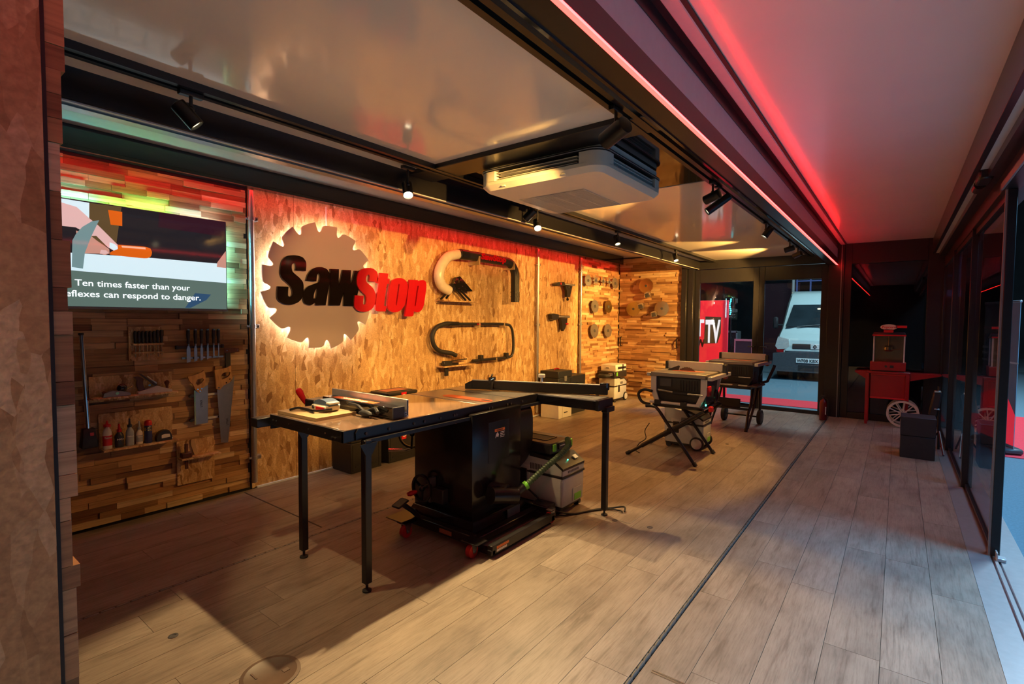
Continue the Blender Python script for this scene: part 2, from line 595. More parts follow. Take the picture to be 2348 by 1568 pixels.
pbr('hall_dark', (0.035, 0.045, 0.05), 0.8, var=0.2, scale=2)
pbr('van_white', (0.50, 0.60, 0.58), 0.25, var=0.02, coat=0.5)
pbr('van_glass', (0.02, 0.03, 0.035), 0.06, var=0.2, scale=3, spec=0.8)
pbr('van_lamp', (0.45, 0.45, 0.42), 0.15, var=0.1)
pbr('blue_steel', (0.16, 0.20, 0.50), 0.4, var=0.05)
pbr('plate_white', (0.80, 0.80, 0.76), 0.4, var=0.02)
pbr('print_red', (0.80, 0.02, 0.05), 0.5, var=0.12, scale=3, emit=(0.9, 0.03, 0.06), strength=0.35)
pbr('print_purple', (0.06, 0.008, 0.02), 0.5, var=0.05)
pbr('banner_grey', (0.30, 0.32, 0.36), 0.6, var=0.1, scale=3)
pbr('ac_white', (0.78, 0.74, 0.66), 0.35, var=0.015)
pbr('grille_grey', (0.42, 0.39, 0.34), 0.5, var=0.04)
pbr('wheel_cream', (0.62, 0.48, 0.36), 0.5, var=0.05)
pbr('copper_film', (0.42, 0.13, 0.07), 0.4, var=0.05)
mat_glass('door_glass', (0.86, 0.90, 0.90), 1.45)
mat_glass('tinted_glass', (0.50, 0.48, 0.50), 1.55)
mat_glass('popcorn_glass', (0.75, 0.70, 0.62), 1.3)
mat_glass('clear_plastic', (0.80, 0.74, 0.66), 1.4, 0.1)
glow('led_red', (1.0, 0.008, 0.008), 48.0)
glow('led_red_core', (1.0, 0.10, 0.08), 2.2)
glow('led_red_wash', (1.0, 0.015, 0.010), 17.0)
glow('led_white', (1.0, 0.93, 0.86), 30.0)
glow('lens_lit', (1.0, 0.86, 0.55), 14.0)
glow('lens_dim', (1.0, 0.86, 0.50), 1.6)
glow('led_green_dot', (0.05, 1.0, 0.5), 6.0)
glow('led_cyan', (0.05, 0.85, 0.95), 5.0)
glow('tv_cyan', (0.20, 0.85, 0.95), 34)
glow('tv_green', (0.30, 1.0, 0.22), 30)
glow('tv_blue', (0.55, 0.80, 1.0), 22.0)
for _n in ('led_green_dot', 'lens_dim', 'print_red'):
    MATS[_n].cycles.emission_sampling = 'NONE'

# ================================================================== THE ROOM
YN, YF = -1.6, 9.1          # near and far end of the trailer
XB = -4.27                  # face of the back (left) wall

# ---- floor with planks
fl = solo('floor', MB().box((-4.45, YN, -0.14), (0.39, YF + 0.02, -0.010)), 'black_matte',
          'grey-brown oak-look plank floor of the trailer', 'floor', kind='structure')
plank_me = unit_box_mesh('plank', 'plank_wood')
def planks(x0, x1, n=None):
    w = 0.2032
    xs = []
    x = x1
    while x > x0 + 0.02:
        xs.append((max(x0, x - w), x))
        x -= w
    for k, (a, b) in enumerate(xs):
        y = YN - RND.uniform(0.0, 1.1)
        while y < YF:
            y1 = y + 1.22
            lo, hi = max(y, YN), min(y1, YF)
            if hi - lo > 0.05:
                piece(fl, 'plank', plank_me, (a + 0.0009, lo + 0.0009, -0.010), (b - 0.0009, hi - 0.0009, 0.0))
            y = y1
planks(-4.27, -3.04)
planks(-3.02, -0.8165)
planks(-0.7935, 0.39)

# floor joints
mb = MB()
y = YN
while y < YF:
    mb.box((-3.036, y, -0.008), (-3.024, min(y + 0.055, YF), 0.0015), 0.002)
    y += 0.062
solo('trim_1', mb, 'cast_grey', 'thin brass-toned piano hinge let into the floor before the back wall', 'hinge', kind='structure')
mb = MB()
pts, rs = [], []
y = YN
while y < YF:
    pts += [(-0.805, y, -0.002), (-0.805, y + 0.045, -0.002), (-0.805, y + 0.05, -0.002), (-0.805, y + 0.058, -0.002)]
    rs += [0.0088, 0.0088, 0.0058, 0.0058]
    y += 0.062
mb.tube(pts, rs, 8)
solo('trim_2', mb, 'joint_grey', 'ribbed dark rubber joint running the length of the floor', 'floor joint', kind='structure')
solo('trim_3', MB().box((-4.22, 1.915, -0.003), (-3.10, 1.925, 0.0012)), 'black_matte', 'straight dark joint in the floor at the foot of the tool wall', 'floor joint', kind='structure')
# aluminium sill of the open side, with its two running grooves
mb = MB().box((0.39, YN, -0.14), (0.495, YF, 0.002)).box((0.495, YN, -0.14), (0.507, YF, -0.012)).box((0.507, YN, -0.14), (0.522, YF, 0.004))
mb.box((0.522, YN, -0.14), (0.535, YF, -0.012)).box((0.535, YN, -0.14), (0.66, YF, 0.000), 0.002)
solo('trim_4', mb, 'brushed_sill', 'brushed aluminium door sill with two running grooves', 'door sill', kind='structure')

# ---- ceilings
ZC, ZL, ZR = 2.48, 2.62, 2.60
solo('ceiling', MB().box((-2.80, YN, ZC), (-0.86, 2.43, ZC + 0.03)), 'ceiling_white', 'glossy white ceiling panel in front of the air conditioner', 'ceiling', kind='structure')
solo('ceiling', MB().box((-2.80, 3.92, ZC), (-0.86, YF, ZC + 0.03)), 'ceiling_white', 'glossy white ceiling panel behind the air conditioner', 'ceiling', kind='structure')
solo('ceiling', MB().box((-2.80, 2.43, ZC + 0.004), (-0.86, 3.92, ZC + 0.03)), 'black_gloss', 'mirror-black ceiling panel above the air conditioner', 'ceiling', kind='structure')
solo('ceiling', MB().box((-4.45, YN, ZL), (-2.92, YF, ZL + 0.03)), 'light_grey_trim', 'pale ceiling strip over the back wall', 'ceiling', kind='structure')
solo('ceiling', MB().box((-0.65, YN, ZR), (0.345, YF, ZR + 0.03)), 'ceiling_side', 'glossy pale ceiling of the slide-out on the glass side', 'ceiling', kind='structure')
mb = MB().box((-2.79, 2.43, ZC - 0.03), (-0.88, 2.66, ZC + 0.006), 0.004)
solo('trim_5', mb, 'black_satin', 'flat black cross beam in front of the air conditioner', 'beam', kind='structure')

# ---- left beam
bl = thing('trim_6', 'long black roof beam between the ceiling and the back wall', 'beam', (-2.86, 3.7, 2.48), kind='structure')
part(bl, 'beam', MB().box((-2.93, YN, 2.342), (-2.79, YF, 2.66), 0.003), 'black_satin')
part(bl, 'seal_strip', MB().box((-2.818, YN, 2.336), (-2.799, YF, 2.343)), 'light_grey_trim', label='pale seal strip')
part(bl, 'metal_strip', MB().box((-2.926, YN, 2.337), (-2.862, YF, 2.343)), 'saw_steel', label='dark metal strip')
# ---- right beam with the red light strip
br = thing('trim_7', 'black roof beam carrying the red light strip', 'beam', (-0.81, 3.7, 2.3), kind='structure')
part(br, 'beam', MB().box((-0.877, YN, 2.300), (-0.752, YF, 2.392), 0.002), 'black_satin')
part(br, 'side_panel', MB().box((-0.877, YN, 2.392), (-0.756, YF, 2.533)), 'light_grey_trim', label='pale side panel')
part(br, 'upper_seal', MB().box((-0.877, YN, 2.533), (-0.752, YF, 2.64)).box((-0.752, YN, 2.592), (-0.722, YF, 2.64)), 'black_satin', label='black upper seal')
part(br, 'edge_profile', MB().box((-0.722, YN, 2.586), (-0.665, YF, 2.64), 0.004), 'light_grey_trim', label='pale edge profile')
part(br, 'gap_strip', MB().box((-0.665, YN, 2.590), (-0.648, YF, 2.64)), 'black_matte', label='black gap strip')
part(br, 'lower_edge', MB().box((-0.882, YN, 2.294), (-0.868, YF, 2.302)), 'black_gloss', label='thin glossy lower edge')
ls = thing('light_strip', 'bright red LED strip running along the lower edge of the roof beam', 'light strip', (-0.76, 3.7, 2.29))
part(ls, 'diffuser', MB().box((-0.771, YN, 2.2915), (-0.752, YF - 0.02, 2.300)), 'led_red_core')
part(ls, 'glow_edge', MB().box((-0.7518, YN, 2.2905), (-0.7485, YF - 0.02, 2.2965)), 'led_red')

# ---- fascia over the back wall with a red wash strip under it
fa = thing('trim_8', 'glossy black fascia box above the back wall', 'fascia', (-4.18, 4.5, 2.47), kind='structure')
part(fa, 'fascia_board', MB().box((-4.27, 0.28, 2.492), (-4.095, 8.75, ZL), 0.002), 'black_gloss')
part(fa, 'lip', MB().box((-4.106, 0.28, 2.466), (-4.095, 8.75, 2.4925)), 'black_gloss', label='lower lip hiding the light strip')
part(fa, 'edge_bead', MB().box((-4.0955, 0.28, 2.466), (-4.0925, 8.75, 2.470)), 'copper_film', label='thin red-brown edge bead')
solo('light_strip', MB().box((-4.135, 0.3, 2.4885), (-4.112, 8.74, 2.4919)), 'led_red_wash', 'hidden red LED strip behind the fascia lip washing the back wall from above', 'light strip', (-4.12, 4.5, 2.49))

# ---- back wall of OSB boards
wl = solo('wall_left', MB().box((-4.45, 2.0, -0.05), (XB - 0.02, 7.43, ZL)), 'black_matte', 'back wall clad in orange-lit oriented strand board', 'wall', kind='structure')
ys = [2.005, 2.40, 3.62, 4.84, 6.155, 7.42]
for a, b in zip(ys, ys[1:]):
    part(wl, 'board', MB().box((XB - 0.02, a + 0.0012, 0.0), (XB, b - 0.0012, 2.60), 0.0008), 'osb')
solo('painted_leak_left', MB().box((XB, 2.04, 0.0), (XB + 0.022, 7.42, 0.014), 0.001), 'light_leak_paint', 'thin pale bluish strip painted as a light leak along the foot of the strand-board wall', 'painted_leak', kind='structure')  # no real skirting: light leaking under the wall, painted as a pale strip

slat_me = unit_box_mesh('slat', 'slat_wood')
def slat_wall(parent, axis, fixed, u0, u1, z0, z1, seed, hidden=lambda u, z: False, limit=300, row=0.0412):
    rr = random.Random(seed)
    items = []
    z = z0
    while z < z1 - 0.005:
        u = u0 - rr.uniform(0, 0.25)
        while u < u1:
            ln = rr.choice((0.14, 0.2, 0.24, 0.28, 0.34, 0.38))
            a, b = max(u, u0), min(u + ln, u1)
            u += ln
            if b - a < 0.02:
                continue
            d = 0.010 + rr.choice((0.0, 0.0, 0.005, 0.010, 0.017))
            zz = min(z + row, z1)
            if axis == 'x':
                lo, hi = (fixed, a + 0.0007, z + 0.0006), (fixed + d, b - 0.0007, zz - 0.0006)
            else:
                lo, hi = (a + 0.0007, fixed - d, z + 0.0006), (b - 0.0007, fixed, zz - 0.0006)
            items.append((hidden((a + b) / 2, (z + zz) / 2), (Vector(lo) - Vector((0, 0, 1.43))).length / math.sqrt(b - a), lo, hi))
        z += row
    items.sort(key=lambda t: t[:2])
    for it in items[:limit]:
        piece(parent, 'slat', slat_me, it[2], it[3])
    if len(items) > limit:
        mb = MB()
        for it in items[limit:]:
            mb.box(it[2], it[3])
        part(parent, 'slat_field', mb, 'slat_wood', kind='stuff')
    return len(items)

wn = solo('wall_left', MB().box((-4.45, 0.3, -0.05), (XB - 0.012, 2.0, ZL)), 'black_matte', 'tool wall of stacked reddish wood slats around the television', 'wall', kind='structure')
slat_wall(wn, 'x', XB - 0.012, 0.3, 1.985, 0.02, 2.47, 3, lambda u, z: u < 0.84 or (u < 1.72 and 1.53 < z < 2.12))
wf = solo('wall_left', MB().box((-4.45, 7.43, -0.05), (XB - 0.012, 8.98, ZL)), 'black_matte', 'back wall section of wood slats hung with small saw blades', 'wall', kind='structure')
slat_wall(wf, 'x', XB - 0.012, 7.435, 8.935, 0.0, 2.60, 5, lambda u, z: z > 2.5)
we = solo('wall_far', MB().box((-4.45, 8.962, -0.05), (-3.05, 9.12, ZL)), 'black_matte', 'end wall of golden wood slats with three round blades', 'wall', kind='structure')
slat_wall(we, 'y', 8.962, -4.255, -3.06, 0.0, 2.60, 8, lambda u, z: z > 2.52)

# ---- near partition seen edge-on at the left of the picture
pn = solo('wall_near', MB().box((-4.40, -0.02, -0.05), (-1.163, 0.205, ZC)), 'black_matte', 'near partition ending in an OSB edge board beside the camera', 'wall', kind='structure')
part(pn, 'board', MB().box((-1.163, -0.03, 0.0), (-1.150, 0.2055, ZC), 0.001), 'osb_near')
part(pn, 'seal_strip', MB().box((-1.166, 0.2055, 0.0), (-1.153, 0.2115, ZC)), 'black_matte')
rr = random.Random(21)
z = 0.0
while z < ZC - 0.01:
    zz = min(z + 0.0412 * rr.choice((1, 1, 1, 2)), ZC)
    u = -1.156 - rr.uniform(0, 0.003)
    for k in range(3):
        ln = rr.uniform(0.2, 0.36)
        d = 0.016 + rr.choice((0.0, 0.004, 0.010))
        piece(pn, 'slat', slat_me, (u - ln, 0.2115, z + 0.0005), (u, 0.2115 + d, zz - 0.0005))
        u -= ln + 0.001
    z = zz

# ---- far end: black door frame with two glazed leaves
solo('trim_9', MB().box((-3.06, 8.90, 0.0), (-2.97, 9.12, ZL), 0.004).box((-2.965, 8.96, 0.0), (-2.87, 9.12, ZC), 0.004), 'black_satin', 'black corner posts between the slat end wall and the glazed doors', 'post', kind='structure')
hd = thing('wall_far', 'black header and posts framing the rear doors', 'wall', (-1.8, 9.1, 0), kind='structure')
part(hd, 'header', MB().box((-2.87, 9.04, 2.33), (-0.87, 9.14, ZC + 0.02), 0.003), 'black_satin')
part(hd, 'post', MB().box((-0.868, 9.00, 0.0), (-0.665, 9.14, 2.62), 0.004), 'black_satin')
part(hd, 'edge_profile', MB().box((-0.705, 8.985, 0.0), (-0.695, 9.0, 2.60)), 'mid_grey')
def door_leaf(x0, x1, label, hinge):
    d = thing('door_1' if hinge < 0 else 'door_2', label, 'door', ((x0 + x1) / 2, 9.08, 0.0), kind='structure')
    a, b = x0, x1
    part(d, 'stile', MB().box((a, 9.055, 0.0), (a + 0.085, 9.10, 2.325), 0.003), 'black_satin')
    part(d, 'stile', MB().box((b - 0.085, 9.055, 0.0), (b, 9.10, 2.325), 0.003), 'black_satin')
    part(d, 'rail', MB().box((a + 0.085, 9.055, 2.10), (b - 0.085, 9.10, 2.325), 0.003), 'black_satin')
    part(d, 'rail', MB().box((a + 0.085, 9.055, 0.0), (b - 0.085, 9.10, 0.055), 0.003), 'black_satin')
    part(d, 'pane', MB().box((a + 0.085, 9.072, 0.055), (b - 0.085, 9.080, 2.10)), 'door_glass')
    hx = b - 0.04 if hinge < 0 else a + 0.04
    h = part(d, 'handle', MB().tube([(hx, 9.055, 1.02), (hx, 9.02, 1.02), (hx + 0.10 * hinge, 9.02, 1.02)], 0.009, 8), 'black_satin')
door_leaf(-2.868, -1.834, 'left glazed black rear door', -1)
door_leaf(-1.832, -0.872, 'right glazed black rear door showing the white van', 1)

# ---- far right: dark glazed end panel behind the popcorn cart
w4 = thing('window_1', 'dark glazed end panel behind the red popcorn cart', 'window', (-0.1, 9.08, 0), kind='structure')
part(w4, 'frame', MB().box((-0.665, 9.04, 0.0), (-0.575, 9.12, 2.62), 0.003).box((0.30, 9.04, 0.0), (0.50, 9.12, 2.62), 0.003)
     .box((-0.575, 9.04, 2.30), (0.30, 9.12, 2.62), 0.003).box((-0.575, 9.04, 0.0), (0.30, 9.12, 0.09), 0.003), 'black_satin')
part(w4, 'pane', MB().box((-0.575, 9.070, 0.09), (0.30, 9.078, 2.30)), 'tinted_glass')
part(w4, 'blind', MB().box((-0.60, 9.20, 0.0), (0.45, 9.21, 2.60)), 'black_matte', label='black outer cover')

# ---- glass side: eaves beam, header and sliding panels
eb = thing('trim_10', 'black eaves beam above the sliding glass', 'beam', (0.42, 3.7, 2.4), kind='structure')
part(eb, 'beam', MB().box((0.343, YN, 2.386), (0.375, YF, 2.64), 0.002), 'black_satin')
part(eb, 'soffit_strip', MB().box((0.375, YN, 2.388), (0.41, YF, 2.42)), 'light_grey_trim', label='pale soffit strip')
part(eb, 'outer_beam', MB().box((0.41, YN, 2.34), (0.70, YF, 2.64)), 'black_satin')
part(eb, 'bracket', MB().box((0.37, 4.30, 2.33), (0.44, 4.52, 2.395), 0.01).cyl((0.40, 4.56, 2.35), (0.40, 4.72, 2.35), 0.032, n=14), 'black_satin', label='black closer bracket')
part(eb, 'header_rail', MB().box((0.475, YN, 2.235), (0.555, YF, 2.345), 0.003), 'black_satin')
part(eb, 'rail_cover', MB().box((0.465, YN, 2.235), (0.475, 4.25, 2.275)), 'mid_grey', label='grey rail cover')
def slider(n, y0, y1, x, label, post=0.075):
    d = thing('window_%d' % n, label, 'window', (x, (y0 + y1) / 2, 0.0), kind='structure')
    part(d, 'stile', MB().box((x - 0.022, y0, 0.006), (x + 0.022, y0 + post, 2.235), 0.003), 'black_satin')
    part(d, 'stile', MB().box((x - 0.015, y1 - 0.03, 0.006), (x + 0.015, y1, 2.235), 0.002), 'black_satin')
    part(d, 'rail', MB().box((x - 0.015, y0 + post, 0.006), (x + 0.015, y1 - 0.03, 0.035)).box((x - 0.015, y0 + post, 2.19), (x + 0.015, y1 - 0.03, 2.235)), 'black_satin')
    part(d, 'pane', MB().box((x - 0.003, y0 + post, 0.035), (x + 0.003, y1 - 0.03, 2.19)), 'tinted_glass')
    return d
g = slider(2, 4.22, 5.95, 0.517, 'nearest sliding glass panel with its broad black edge post', 0.10)
part(g, 'seal', MB().box((0.485, 4.225, 0.0), (0.497, 4.245, 2.24)), 'mid_grey', label='grey edge seal')
part(g, 'floor_stop', MB().box((0.515, 4.15, 0.0), (0.56, 4.21, 0.02), 0.003).box((0.515, 4.15, 0.02), (0.522, 4.21, 0.05)), 'aluminium', label='small metal floor stop')
slider(3, 5.85, 7.50, 0.500, 'middle sliding glass panel reflecting the popcorn cart', 0.03)
slider(4, 7.42, 9.03, 0.485, 'farthest sliding glass panel beside the popcorn cart', 0.03)

# near end of the vehicle behind the camera
solo('wall_near', MB().box((-4.45, YN - 0.06, -0.14), (0.60, YN, 2.66)), 'black_matte', 'dark end wall behind the viewer', 'wall', kind='structure')

# floor fittings
s = solo('floor_socket_cover', MB().lathe([(0.112, 0.0), (0.112, 0.003), (0.098, 0.004), (0.096, 0.0025), (0.0, 0.0025)], (-1.965, 0.985, 0.0), n=40).box((-2.02, 0.93, 0.002), (-1.975, 0.937, 0.0042)).box((-1.945, 1.02, 0.002), (-1.925, 1.045, 0.0042)), 'copper_brown' if 'copper_brown' in MATS else 'cast_grey', 'round brown floor socket cover in the foreground', 'floor socket', (-1.965, 0.985, 0.0))
for k, (x, y, lab) in enumerate(((-2.547, 0.838, 'small round floor fixing left of the round socket cover'), (-1.571, 3.288, 'small dark floor fixing by the foot of the single right-hand table leg'),
                                 (-1.326, 3.327, 'small dark floor fixing on the open boards right of the sliding table leg'), (-1.547, 6.181, 'small dark floor fixing in front of the far saw'))):
    solo('floor_fixing', MB().lathe([(0.020, 0.0), (0.020, 0.002), (0.012, 0.003), (0.010, 0.001), (0.0, 0.001)], (x, y, 0), n=16), 'dark_grey', lab, 'floor fixing', (x, y, 0), 'floor fixings')
solo('trim_11', MB().box((-0.756, 1.940, -0.004), (-0.56, 1.948, 0.002)).box((-0.756, 1.953, -0.004), (-0.56, 1.959, 0.003)), 'steel', 'short metal strip in the floor near the ribbed joint', 'floor strip', kind='structure')
solo('trim_12', MB().box((-1.84, 3.300, -0.002), (-1.46, 3.306, 0.0018)).box((-1.463, 3.306, -0.002), (-1.458, 6.0, 0.0014)), 'cast_grey', 'thin metal edge of the floor hatch under the sliding table', 'floor strip', kind='structure')

# ================================================================== LIGHT FITTINGS
for x, lab in ((-2.565, 'long black lighting track on the ceiling nearer the back wall'), (-1.105, 'long black lighting track on the ceiling beside the red light strip')):
    t = thing('lighting_track', lab, 'lighting track', (x, 4.0, ZC))
    part(t, 'rail', MB().box((x - 0.042, YN, ZC - 0.034), (x - 0.012, YF - 0.05, ZC)).box((x + 0.012, YN, ZC - 0.034), (x + 0.042, YF - 0.05, ZC)).box((x - 0.012, YN, ZC - 0.012), (x + 0.012, YF - 0.05, ZC)), 'black_satin')

def spot(x, y, aim, label, energy=80, cone=62, lit='lens_lit', color=WARM, blend=0.25, length=0.115, r=0.034, radius=0.018, drop=0.075, group='track spotlights'):
    base = Vector((x, y, ZC - 0.034))
    t = thing('track_spotlight', label, 'spotlight', base, group=group)
    piv = base + Vector((0, 0, -drop))
    d = (Vector(aim) - piv).normalized()
    part(t, 'adapter', MB().box((x - 0.016, y - 0.05, base.z - 0.022), (x + 0.016, y + 0.05, base.z + 0.0), 0.003), 'black_satin')
    part(t, 'stem', MB().cyl(base + Vector((0, 0, -0.02)), piv, 0.008, n=10).ell(piv, (0.014, 0.014, 0.014), 10), 'black_satin')
    a, b = piv - d * length * 0.42, piv + d * length * 0.58
    side = d.cross(Vector((0, 0, 1)))
    off = Vector((0, 0, -1)) - d * Vector((0, 0, -1)).dot(d)
    off = off.normalized() * (r * 0.9)
    a += off
    b += off
    part(t, 'body', MB().lathe([(r * 0.55, 0.0), (r * 0.98, 0.006), (r, 0.012), (r, length), (r * 0.93, length + 0.002), (r * 0.88, length - 0.014), (0.0, length - 0.014)], a, d, 22), 'black_satin')
    part(t, 'lens', MB().cyl(a + d * (length - 0.013), a + d * (length - 0.009), r * 0.84, n=20), lit, label='glowing lens' if lit != 'black_gloss' else None)
    if energy > 0:
        ld = bpy.data.lights.new('track_spotlight_beam', 'SPOT')
        ld.energy = energy
        ld.color = color
        ld.spot_size = math.radians(cone)
        ld.spot_blend = blend
        ld.shadow_soft_size = radius
        lo = bpy.data.objects.new('beam', ld)
        COL.objects.link(lo)
        lo.parent = t
        lo.location = a + d * (length + 0.012) - base
        lo.rotation_euler = d.to_track_quat('-Z', 'Y').to_euler()
    return t

XL, XR = -2.565, -1.105
spot(XL, -0.70, (-2.2, -0.6, 0.0), 'added unseen fill spotlight behind the near partition on the wall-side track', 130, 110, 'lens_lit', SOFT_WARM, blend=0.6)  # unseen lamp added to bounce warm fill onto the ceiling
spot(XR, -0.70, (-0.9, -0.6, 0.0), 'added unseen fill spotlight behind the viewer on the track by the red strip', 130, 110, 'lens_lit', SOFT_WARM, blend=0.6)  # second added lamp out of view, lifts the near ceiling by floor bounce
spot(XL, 0.96, (-1.95, 2.5, 0.5), 'black track spotlight nearest the near partition, above the television', 40, 84, 'lens_dim', SOFT_WARM)
spot(XL - 0.06, 2.28, (-1.25, 1.4, 0.0), 'lit track spotlight left of the black cross beam', 215, 76, 'lens_lit', SOFT_WARM, drop=0.12)
spot(XL, 3.58, (-4.27, 3.2, 0.9), 'unlit track spotlight just behind the air conditioner on the wall-side track', 0, 40, 'black_gloss')
spot(XL - 0.06, 3.80, (-1.0, 2.2, 0.0), 'brightest track spotlight glaring beside the air conditioner', 120, 60, 'lens_lit', SOFT_WARM, drop=0.12)
spot(XL, 5.32, (-1.6, 4.4, 0.0), 'small track spotlight above the second pipe on the wall-side track', 18, 70, 'lens_dim', SOFT_WARM)
spot(XL, 7.22, (-1.7, 6.4, 0.0), 'farthest track spotlight on the wall-side track', 22, 70, 'lens_lit', SOFT_WARM)
spot(XR, 2.25, (-4.27, 3.35, 1.45), 'large dark track spotlight in front of the black cross beam', 185, 50, 'lens_dim', WARM, blend=0.5, length=0.15, r=0.042)
spot(XR, 3.84, (-4.27, 4.7, 1.5), 'horizontal dark track spotlight of the pair behind the air conditioner', 230, 62, 'black_gloss', WARM, length=0.12)
spot(XR, 3.98, (-3.0, 3.0, 0.8), 'long slanted zoom spotlight of the pair behind the air conditioner', 70, 44, 'lens_dim', WARM, length=0.2, r=0.030, drop=0.10)
spot(XR, 5.69, (-2.5, 5.2, 0.3), 'lit track spotlight beside the red light strip, nearest of three', 115, 86, 'lens_lit', WARM)
spot(XR, 7.12, (-4.27, 7.1, 1.5), 'middle track spotlight of three beside the red light strip', 300, 64, 'black_gloss', WARM)
spot(XR, 7.75, (-3.6, 8.95, 1.5), 'lit track spotlight nearest the rear doors', 470, 76, 'lens_lit', WARM)

# air conditioner
ac = thing('air_conditioner', 'white ceiling cassette air conditioner with open side louvres', 'air conditioner', (-1.84, 3.09, 2.48))
def rr_slab(x0, y0, x1, y1, r, z0, z1, inset=0.0):
    mbx = MB()
    A = rounded_rect(x0 + inset, y0 + inset, x1 - inset, y1 - inset, max(0.005, r - inset))
    B = rounded_rect(x0, y0, x1, y1, r)
    va = [mbx.bm.verts.new((p[0], p[1], z0)) for p in A]
    vb = [mbx.bm.verts.new((p[0], p[1], z1)) for p in B]
    n = len(va)
    for i in range(n):
        mbx.bm.faces.new((va[i], va[(i + 1) % n], vb[(i + 1) % n], vb[i]))
    mbx.bm.faces.new(list(reversed(va)))
    mbx.bm.faces.new(vb)
    return mbx
x0, y0, x1, y1 = -2.31, 2.62, -1.37, 3.56
part(ac, 'tray', rr_slab(x0, y0, x1, y1, 0.10, 2.300, 2.330, 0.035), 'ac_white')
part(ac, 'side_panel', rr_slab(x0, y0, x1, y1, 0.10, 2.330, 2.352), 'ac_white')
for cx, cy, sx, sy in ((x0, y0, 1, 1), (x1, y0, -1, 1), (x0, y1, 1, -1), (x1, y1, -1, -1)):
    a = 0.15
    P = [(cx, cy + sy * 0.10)] + [(cx + sx * (0.10 - 0.10 * math.cos(t)), cy + sy * (0.10 - 0.10 * math.sin(t))) for t in (0.4, 0.8, 1.2)] + [(cx + sx * 0.10, cy), (cx + sx * a, cy), (cx + sx * a, cy + sy * 0.05), (cx + sx * 0.05, cy + sy * a), (cx, cy + sy * a)]
    part(ac, 'corner_block', MB().prism(P, 'z', 2.350, 2.416), 'ac_white')
part(ac, 'inner_casing', rr_slab(x0 + 0.07, y0 + 0.07, x1 - 0.07, y1 - 0.07, 0.06, 2.345, 2.475), 'black_matte', label='black inner casing')
part(ac, 'top_band', rr_slab(x0 - 0.004, y0 - 0.004, x1 + 0.004, y1 + 0.004, 0.10, 2.416, 2.434), 'black_satin', label='black upper band')
part(ac, 'metal_trim', rr_slab(x0 - 0.006, y0 - 0.006, x1 + 0.006, y1 + 0.006, 0.10, 2.422, 2.427), 'aluminium', label='silver trim line')
part(ac, 'upper_cover', rr_slab(x0 + 0.02, y0 + 0.03, x1 - 0.01, y1 - 0.03, 0.09, 2.434, 2.475), 'ac_white')
for nm, pts in (('a', ((x0 + 0.17, y0 + 0.012, x1 - 0.17, y0 + 0.05))), ('b', ((x0 + 0.17, y1 - 0.05, x1 - 0.17, y1 - 0.012))), ('c', ((x0 + 0.012, y0 + 0.17, x0 + 0.05, y1 - 0.17))), ('d', ((x1 - 0.05, y0 + 0.17, x1 - 0.012, y1 - 0.17)))):
    part(ac, 'louvre', MB().box((pts[0], pts[1], 2.382), (pts[2], pts[3], 2.387), 0.002).box((pts[0], pts[1], 2.362), (pts[2], pts[3], 2.366)).box((pts[0], pts[1], 2.400), (pts[2], pts[3], 2.404)), 'light_plastic')
gx0, gy0, gx1, gy1 = -2.205, 2.96, -1.68, 3.515
gr = part(ac, 'grille', MB().box((gx0, gy0, 2.2975), (gx1, gy1, 2.3005)), 'grille_grey', label='square grey intake grille')
mb = MB()
for i in range(34):
    y = gy0 + 0.008 + i * (gy1 - gy0 - 0.016) / 33
    mb.box((gx0, y - 0.0035, 2.2955), (gx1, y + 0.0035, 2.298))
for i in range(5):
    x = gx0 + i * (gx1 - gx0) / 4
    mb.box((x - 0.004, gy0, 2.2950), (x + 0.004, gy1, 2.298))
part(gr, 'grille_bars', mb, 'light_plastic')
for (x, y) in ((x0 + 0.2, y0 + 0.03), (x1 - 0.28, y0 + 0.03)):
    part(ac, 'clip', MB().box((x, y - 0.02, 2.308), (x + 0.03, y + 0.0, 2.318), 0.002), 'light_plastic')

